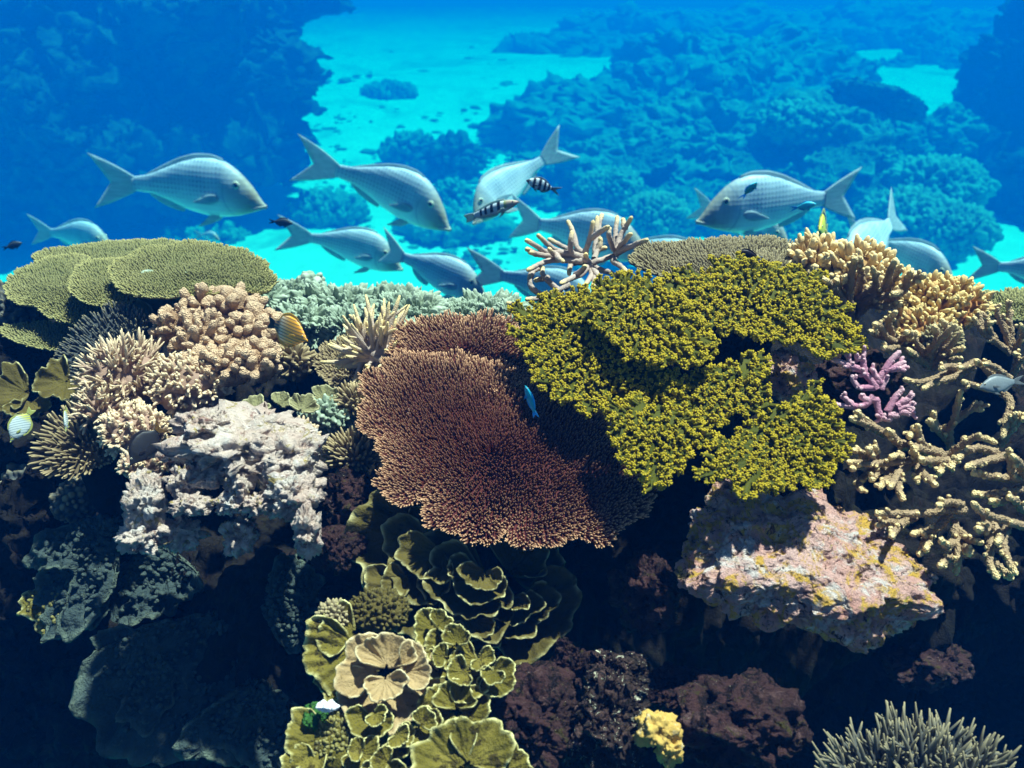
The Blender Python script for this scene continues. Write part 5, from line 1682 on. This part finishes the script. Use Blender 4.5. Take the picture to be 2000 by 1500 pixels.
rk("white_coral", 638, 1380, 1.53, 18, 9, "bright white coral scrap on the green algae clump", 'white', 343, cat="coral", sub=4, amp=0.4)

# shaded slate plates, lower left
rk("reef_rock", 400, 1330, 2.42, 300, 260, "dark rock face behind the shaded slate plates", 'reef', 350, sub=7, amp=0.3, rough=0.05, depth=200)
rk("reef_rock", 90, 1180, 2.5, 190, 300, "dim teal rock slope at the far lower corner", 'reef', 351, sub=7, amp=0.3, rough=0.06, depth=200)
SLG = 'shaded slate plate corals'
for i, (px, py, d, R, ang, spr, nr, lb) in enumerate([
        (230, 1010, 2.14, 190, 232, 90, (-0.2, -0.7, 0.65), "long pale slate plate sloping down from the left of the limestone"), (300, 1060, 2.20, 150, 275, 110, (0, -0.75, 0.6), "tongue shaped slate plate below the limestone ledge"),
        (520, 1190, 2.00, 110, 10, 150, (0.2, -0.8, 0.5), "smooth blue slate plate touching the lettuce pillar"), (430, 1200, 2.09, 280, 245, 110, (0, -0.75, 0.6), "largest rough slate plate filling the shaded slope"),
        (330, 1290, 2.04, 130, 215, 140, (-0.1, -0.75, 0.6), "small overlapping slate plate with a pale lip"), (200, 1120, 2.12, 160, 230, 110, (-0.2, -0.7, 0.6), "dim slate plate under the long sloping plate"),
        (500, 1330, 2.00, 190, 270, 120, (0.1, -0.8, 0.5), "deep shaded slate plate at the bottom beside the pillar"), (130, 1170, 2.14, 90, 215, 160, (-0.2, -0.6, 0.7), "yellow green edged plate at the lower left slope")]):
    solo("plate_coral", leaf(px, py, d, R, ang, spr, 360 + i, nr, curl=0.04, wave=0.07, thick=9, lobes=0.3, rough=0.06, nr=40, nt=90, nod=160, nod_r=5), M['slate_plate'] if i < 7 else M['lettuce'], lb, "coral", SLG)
leafs("leaf_coral", "yellow green cupped leaf with a bright lip at the left edge", 'lettuce_dark', [((50, 765, 2.3, 54, 190, 200, 371), dict(curl=0.35, wave=0.1, lobes=0.3)), ((60, 785, 2.28, 44, 280, 180, 372), dict(curl=0.4, lobes=0.3))], A(45, 790, 2.36))
leafs("leaf_coral", "round dark leaf with a pale lip under the slate grey fan", 'lettuce_dark', [((130, 745, 2.24, 50, 240, 300, 373), dict(curl=0.35, wave=0.1, lobes=0.3))], A(130, 770, 2.32))
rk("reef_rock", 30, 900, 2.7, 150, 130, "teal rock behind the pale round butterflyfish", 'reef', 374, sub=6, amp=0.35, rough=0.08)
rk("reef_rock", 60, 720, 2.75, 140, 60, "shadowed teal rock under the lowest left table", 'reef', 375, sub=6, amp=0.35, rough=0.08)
for i, (px, py, d, r, lb) in enumerate([(30, 1020, 2.5, 60, "green fuzzy coral lump far down the left edge"), (60, 960, 2.55, 70, "green fuzzy coral lump behind the dark spiky plate"), (150, 980, 2.3, 55, "green fuzzy column coral left of the limestone")]):
    lob("knobbly_coral", px, py, d, r, r * 0.9, lb, 'greyblue', 380 + i, n=150, lr=0.16, amp=0.2)
# ------------------------------------------------------------------ fish
M['emp'] = fish_mat("emperor_skin", (0.46, 0.58, 0.66), (0.86, 0.93, 0.93), (0.16, 0.24, 0.38), k=34.0, spot_amt=0.75, head=(0.34, 0.27, 0.18))  # pale, low contrast skin: fading in the water is painted into it
M['emp_fin'] = fin_mat("emperor_fin", (0.44, 0.55, 0.60), (0.58, 0.68, 0.72))
M['pale_fin'] = fin_mat("pale_fin", (0.62, 0.62, 0.62), (0.75, 0.74, 0.72))
M['iris'] = plain("pale_iris", (0.55, 0.50, 0.36), 0.2)
M['pupil'] = plain("black_pupil", (0.004, 0.004, 0.006), 0.08, 0.6)
M['lip'] = plain("pale_lip", (0.55, 0.48, 0.38), 0.4)
EM = dict(body=M['emp'], tail=M['emp_fin'], fin=M['emp_fin'], pale=M['pale_fin'], iris=M['iris'], pupil=M['pupil'], lip=M['lip'])
LE = 1.28
SCH = 'grey emperor fish of the school'


def emperor(label, bend=0.0, **k):
    return make_fish("emperor_fish", 'emperor', EM, label, "fish", SCH, bend=bend, tail=(0.20, 0.19, 1.30, 1.16), **k)


e0 = emperor("grey emperor fish with open mouth in front of the dark blue wall", 0.10)
pose(e0, P(518, 381, 5.86), P(200, 350, 6.12), LE)
e1 = emperor("grey emperor fish with raised tail swimming down over bright sand", 0.3, dorsal=(.32, .9, .022))
pose(e1, P(884, 430, 5.78), P(622, 300, 6.04), LE)
e2 = emperor("grey emperor fish nosing steeply downward behind the striped damselfish", -0.25)
pose(e2, P(916, 424, 6.12), P(1088, 288, 6.39), LE, up=(-0.6, 0, 0.8))
e3 = copy_fish(e1, "grey emperor fish whose head is hidden by the tail of the next one")
pose(e3, P(788, 512, 6.30), P(571, 444, 6.47), LE)
e4 = emperor("nearest grey emperor fish just above the pale green corals", -0.18, dorsal=(.30, .9, .02), anal=(.64, .86, .06))
pose(e4, P(956, 572, 5.07), P(730, 488, 5.21), LE)
e5 = copy_fish(e4, "spotted grey emperor fish swimming behind the brown staghorn")
pose(e5, P(1272, 482, 5.16), P(984, 432, 5.42), LE)
e6 = emperor("grey emperor fish facing left with two blue damselfish at its side", 0.12)
pose(e6, P(1362, 411, 4.99), P(1690, 386, 5.16), LE)
e7 = copy_fish(e1, "grey emperor fish diving behind the crest with only its tail showing well")
pose(e7, P(1180, 606, 4.81), P(950, 512, 5.16), LE)
e8 = copy_fish(e6, "grey emperor fish turning downward with its tail pointing up at the right")
pose(e8, P(1640, 545, 5.25), P(1782, 405, 5.78), LE, up=(-0.5, 0, 0.85))
e9 = copy_fish(e0, "broad shouldered grey emperor fish half hidden by the turning one")
pose(e9, P(1874, 553, 5.42), P(1655, 452, 5.86), LE)
e10 = copy_fish(e0, "grey emperor fish leaving the view with its tail at the right crest")
pose(e10, P(2150, 545, 5.25), P(1893, 512, 5.42), LE)
e11 = copy_fish(e0, "pale grey emperor fish mostly hidden below the one facing left")
pose(e11, P(1548, 474, 6.30), P(1358, 396, 6.65), LE)
e12 = copy_fish(e0, "grey emperor fish peeking as a sliver over the flat tan table")
pose(e12, P(1400, 530, 5.95), P(1170, 462, 6.12), LE)
e13 = copy_fish(e0, "dark distant emperor fish behind the left table corals")
pose(e13, P(222, 478, 8.05), P(72, 446, 8.40), LE)
e14 = copy_fish(e0, "tiny pale distant fish low over the sand beyond the left tables")
pose(e14, P(428, 464, 10.50), P(385, 458, 10.67), LE)

# small reef fish
def kit(body, fin, tail=None, iris=None):
    return dict(body=body, fin=fin, tail=tail or fin, pale=fin, iris=iris or M['iris'], pupil=M['pupil'], lip=fin)


B, W = (0.006, 0.007, 0.012), (0.62, 0.72, 0.78)
M['sergeant'] = ramp_x_mat("sergeant_bars", 'x', [(0, (0.03, 0.03, 0.04)), (0.10, W), (0.24, B), (0.34, W), (0.45, B), (0.56, W), (0.66, B), (0.75, W), (0.82, B), (0.91, W), (0.96, B)], slant=0.12)[0]
M['sfin'] = fin_mat("dark_barred_fin", (0.02, 0.02, 0.03), (0.5, 0.6, 0.66))
f = make_fish("damselfish", 'damsel', kit(M['sergeant'], M['sfin']), "black and white striped damselfish above the brown staghorn", "fish", tail=(0.16, 0.16, 1.34, 1.12), dorsal=(.25, .9, .06), anal=(.6, .92, .07), eye=(.12, .05, .03), lip=False)
pose(f, P(1028, 352, 2.3), P(1094, 374, 2.32), 1.3)

m, nt, sp, c, b = ramp_x_mat("wrasse_skin", 'x', [(0, (0.55, 0.25, 0.25)), (0.20, (0.25, 0.36, 0.10)), (0.32, (0.70, 0.76, 0.74)), (0.40, B), (0.47, W), (0.56, B), (0.63, W), (0.70, B), (0.76, W), (0.82, B), (0.87, W)], slant=0.25)
rz = N(nt, "ShaderNodeMapRange")
nt.links.new(sp.outputs[2], rz.inputs[0])
rz.inputs[1].default_value, rz.inputs[2].default_value = -0.055, -0.025
pk = N(nt, "ShaderNodeTexWave", Scale=9.0, Distortion=3.0)
c1 = mixc(nt, rz.outputs[0], (0.72, 0.80, 0.80), c)
rx = N(nt, "ShaderNodeMapRange")
nt.links.new(sp.outputs[0], rx.inputs[0])
rx.inputs[1].default_value, rx.inputs[2].default_value = 0.30, 0.22
wv = mixc(nt, ramp(nt, pk.outputs[1], [(0.4, 0.0), (0.6, 1.0)]), (0.75, 0.25, 0.35), (0.35, 0.55, 0.25))
nt.links.new(mixc(nt, rx.outputs[0], c1, wv), b.inputs["Base Color"])
M['wrasse'] = m
M['wfin'] = fin_mat("clear_wrasse_fin", (0.45, 0.58, 0.55), (0.62, 0.70, 0.66))
f = make_fish("wrasse", 'wrasse', kit(M['wrasse'], M['wfin']), "slender wrasse with black saddles and pink marked head", "fish", tail=(0.08, 0.08, 1.22, 1.18), tail_h=0.055, dorsal=(.25, .94, .05), anal=(.5, .94, .045), eye=(.11, .04, .018), lip=False)
pose(f, P(1013, 393, 2.2), P(908, 428, 2.24), 1.22, up=(-0.2, 0, 1))

M['blue'] = plain("blue_damsel_skin", (0.06, 0.72, 0.98), 0.4)
M['bluefin'] = fin_mat("blue_fin", (0.03, 0.30, 0.70), (0.06, 0.52, 0.90))
BL = 'bright blue damselfish near the emperor'
f0 = make_fish("blue_damselfish", 'damsel', kit(M['blue'], M['bluefin']), "blue damselfish hovering by the rear flank of the fish facing left", "fish", BL, tail=(0.15, 0.15, 1.42, 1.15), tail_h=0.05, dorsal=(.25, .9, .05), anal=(.6, .92, .06), eye=(.12, .05, .03), lip=False)
pose(f0, P(1594, 398, 2.3), P(1543, 408, 2.32), 1.36)
f1 = copy_fish(f0, "blue damselfish swimming upward across the gill of the fish facing left")
pose(f1, P(1478, 356, 2.3), P(1447, 388, 2.36), 1.36, up=(-0.6, -0.5, 0.5))
M['cyan'] = plain("turquoise_skin", (0.015, 0.36, 0.50), 0.35)
f = make_fish("turquoise_fish", 'wrasse', kit(M['cyan'], M['bluefin']), "bright turquoise slender fish above the brown table coral", "fish", tail=(0.12, 0.12, 1.25, 1.12), tail_h=0.05, dorsal=(.25, .94, .05), anal=(.5, .94, .05), eye=(.11, .04, .022), lip=False)
pose(f, A(1026, 753, 1.72), A(1047, 815, 1.74), 1.22, up=(0.9, -0.45, 0.1))
M['steel'] = plain("steel_skin", (0.16, 0.27, 0.38), 0.4)
M['steelfin'] = fin_mat("steel_fin", (0.14, 0.22, 0.32), (0.22, 0.32, 0.42))
f = make_fish("slim_fish", 'wrasse', kit(M['steel'], M['steelfin']), "small steel blue fish hanging below the brown staghorn", "fish", tail=(0.1, 0.1, 1.25, 1.14), tail_h=0.05, dorsal=(.25, .94, .04), anal=(.5, .94, .04), eye=(.11, .04, .022), lip=False)
pose(f, A(1101, 566, 2.1), A(1099, 606, 2.1), 1.22, up=(-1, -0.3, 0.1))
M['greyskin'] = plain("grey_skin", (0.16, 0.19, 0.20), 0.45)
M['greyfin'] = fin_mat("grey_fin", (0.14, 0.16, 0.17), (0.22, 0.25, 0.26))
f = make_fish("grey_damselfish", 'damsel', kit(M['greyskin'], M['greyfin']), "plain grey fish over the dark gap in the staghorn thicket", "fish", tail=(0.12, 0.12, 1.3, 1.12), tail_h=0.05, dorsal=(.25, .9, .05), anal=(.6, .92, .05), eye=(.12, .05, .03), lip=False)
pose(f, A(1914, 756, 1.75), A(2002, 742, 1.77), 1.3, roll=0.5)
M['darkskin'] = plain("dark_brown_skin", (0.014, 0.008, 0.012), 0.5)
M['darkfin'] = fin_mat("dark_brown_fin", (0.012, 0.008, 0.010), (0.02, 0.012, 0.014))
f = make_fish("dark_damselfish", 'damsel', kit(M['darkskin'], M['darkfin'], tail=M['pale_fin']), "dark brown damselfish with white tail over the flat tan table", "fish", tail=(0.12, 0.12, 1.2, 1.08), tail_h=0.05, dorsal=(.2, .95, .07), anal=(.5, .95, .08), eye=(.12, .05, .03), lip=False)
pose(f, A(1437, 492, 2.2), A(1488, 506, 2.2), 1.18)
M['black'] = plain("black_surgeon_skin", (0.006, 0.006, 0.010), 0.5)
M['orangefin'] = fin_mat("orange_edged_fin", (0.02, 0.012, 0.01), (0.30, 0.15, 0.02))
f = make_fish("surgeonfish", 'disc', kit(M['black'], M['darkfin'], tail=M['orangefin']), "black surgeonfish tilted nose down among the stubby corals", "fish", tail=(0.2, 0.2, 1.2, 1.1), dorsal=(.25, .95, .06), anal=(.35, .95, .06), eye=(.15, .04, .025), lip=False)
pose(f, A(250, 908, 1.86), A(316, 832, 1.9), 1.16, up=(-0.7, -0.2, 0.6))
# orange pinstriped butterflyfish
m, nt, sp, c, b = ramp_x_mat("butterfly_orange", 'x', [(0, (0.98, 0.42, 0.01)), (0.12, (0.98, 0.38, 0.01)), (0.55, (0.95, 0.44, 0.05)), (0.78, (0.75, 0.6, 0.40)), (0.86, (0.02, 0.02, 0.03))], interp='LINEAR')
wv = N(nt, "ShaderNodeTexWave", Scale=5.0, Distortion=0.3)
wv.bands_direction = 'Z'
tcn = N(nt, "ShaderNodeTexCoord")
nt.links.new(tcn.outputs["Object"], wv.inputs["Vector"])
nt.links.new(mixc(nt, ramp(nt, wv.outputs[1], [(0.15, 0.0), (0.4, 1.0)]), (0.32, 0.16, 0.05), c), b.inputs["Base Color"])
M['bfly'] = m
M['bfly_fin'] = fin_mat("butterfly_fin", (0.65, 0.34, 0.03), (0.75, 0.5, 0.10))
M['bfly_tail'] = fin_mat("black_tail", (0.01, 0.01, 0.02), (0.03, 0.03, 0.05))
BF = dict(tail=(0.12, 0.12, 1.2, 1.14), tail_h=0.055, dorsal=(.25, .95, .06), anal=(.4, .95, .06), eye=(.14, .02, .022), lip=False)
f = make_fish("butterflyfish", 'disc', kit(M['bfly'], M['bfly_fin'], tail=M['bfly_tail']), "orange pinstriped butterflyfish above the digitate dome", "fish", **BF)
pose(f, A(602, 662, 1.86), A(526, 630, 1.92), 1.16, up=(0.15, 0.2, 1))
m, nt, sp, c, b = ramp_x_mat("butterfly_white", 'x', [(0, (0.60, 0.62, 0.12)), (0.10, (0.6, 0.6, 0.12)), (0.16, (0.03, 0.03, 0.04)), (0.22, (0.60, 0.66, 0.62)), (0.74, (0.58, 0.66, 0.64)), (0.86, (0.62, 0.60, 0.10))], interp='LINEAR')
wv = N(nt, "ShaderNodeTexWave", Scale=6.0, Distortion=0.4)
wv.bands_direction = 'DIAGONAL'
tcn = N(nt, "ShaderNodeTexCoord")
nt.links.new(tcn.outputs["Object"], wv.inputs["Vector"])
nt.links.new(mixc(nt, ramp(nt, wv.outputs[1], [(0.05, 0.0), (0.25, 1.0)]), (0.25, 0.32, 0.34), c), b.inputs["Base Color"])
M['bwhite'] = m
M['bw_fin'] = fin_mat("yellow_edge_fin", (0.60, 0.60, 0.06), (0.62, 0.64, 0.30))
f0 = make_fish("butterflyfish", 'disc', kit(M['bwhite'], M['bw_fin']), "pale round butterflyfish with yellow edge by the left edge of the reef", "fish", **BF)
pose(f0, A(18, 862, 2.06), A(62, 800, 2.08), 1.16, up=(-0.6, -0.1, 0.6))
f1 = copy_fish(f0, "narrow pale butterflyfish seen nearly head on over the dark spiky plate")
pose(f1, A(128, 842, 1.96), A(130, 796, 2.0), 1.16, up=(0.25, -0.95, 0.1))
m, nt, sp, c, b = ramp_x_mat("butterfly_yellow", 'x', [(0, (0.62, 0.62, 0.04)), (0.40, (0.62, 0.62, 0.04)), (0.46, (0.02, 0.02, 0.02)), (0.62, (0.02, 0.02, 0.02)), (0.68, (0.45, 0.62, 0.35))], slant=0.5)
M['byel'] = m
f = make_fish("butterflyfish", 'disc', kit(M['byel'], M['bw_fin']), "yellow and black butterflyfish seen edge on under the fish facing left", "fish", **BF)
pose(f, P(1600, 444, 2.35), P(1616, 450, 2.5), 1.16, roll=0.12)
M['dim'] = plain("dim_skin", (0.05, 0.06, 0.07), 0.5)
DK = 'small dark fish over the sand'
f0 = make_fish("dark_damselfish", 'damsel', kit(M['dim'], M['darkfin']), "small dark fish behind the tail of the fish with the hidden head", "fish", DK, tail=(0.12, 0.12, 1.3, 1.12), tail_h=0.05, dorsal=(.25, .9, .06), anal=(.6, .92, .06), eye=(.12, .05, .03), lip=False)
pose(f0, P(572, 436, 3.3), P(524, 432, 3.3), 1.3)
f1 = copy_fish(f0, "small dark oval fish alone at the left edge over the sand")
pose(f1, P(43, 474, 3.5), P(4, 486, 3.5), 1.3)
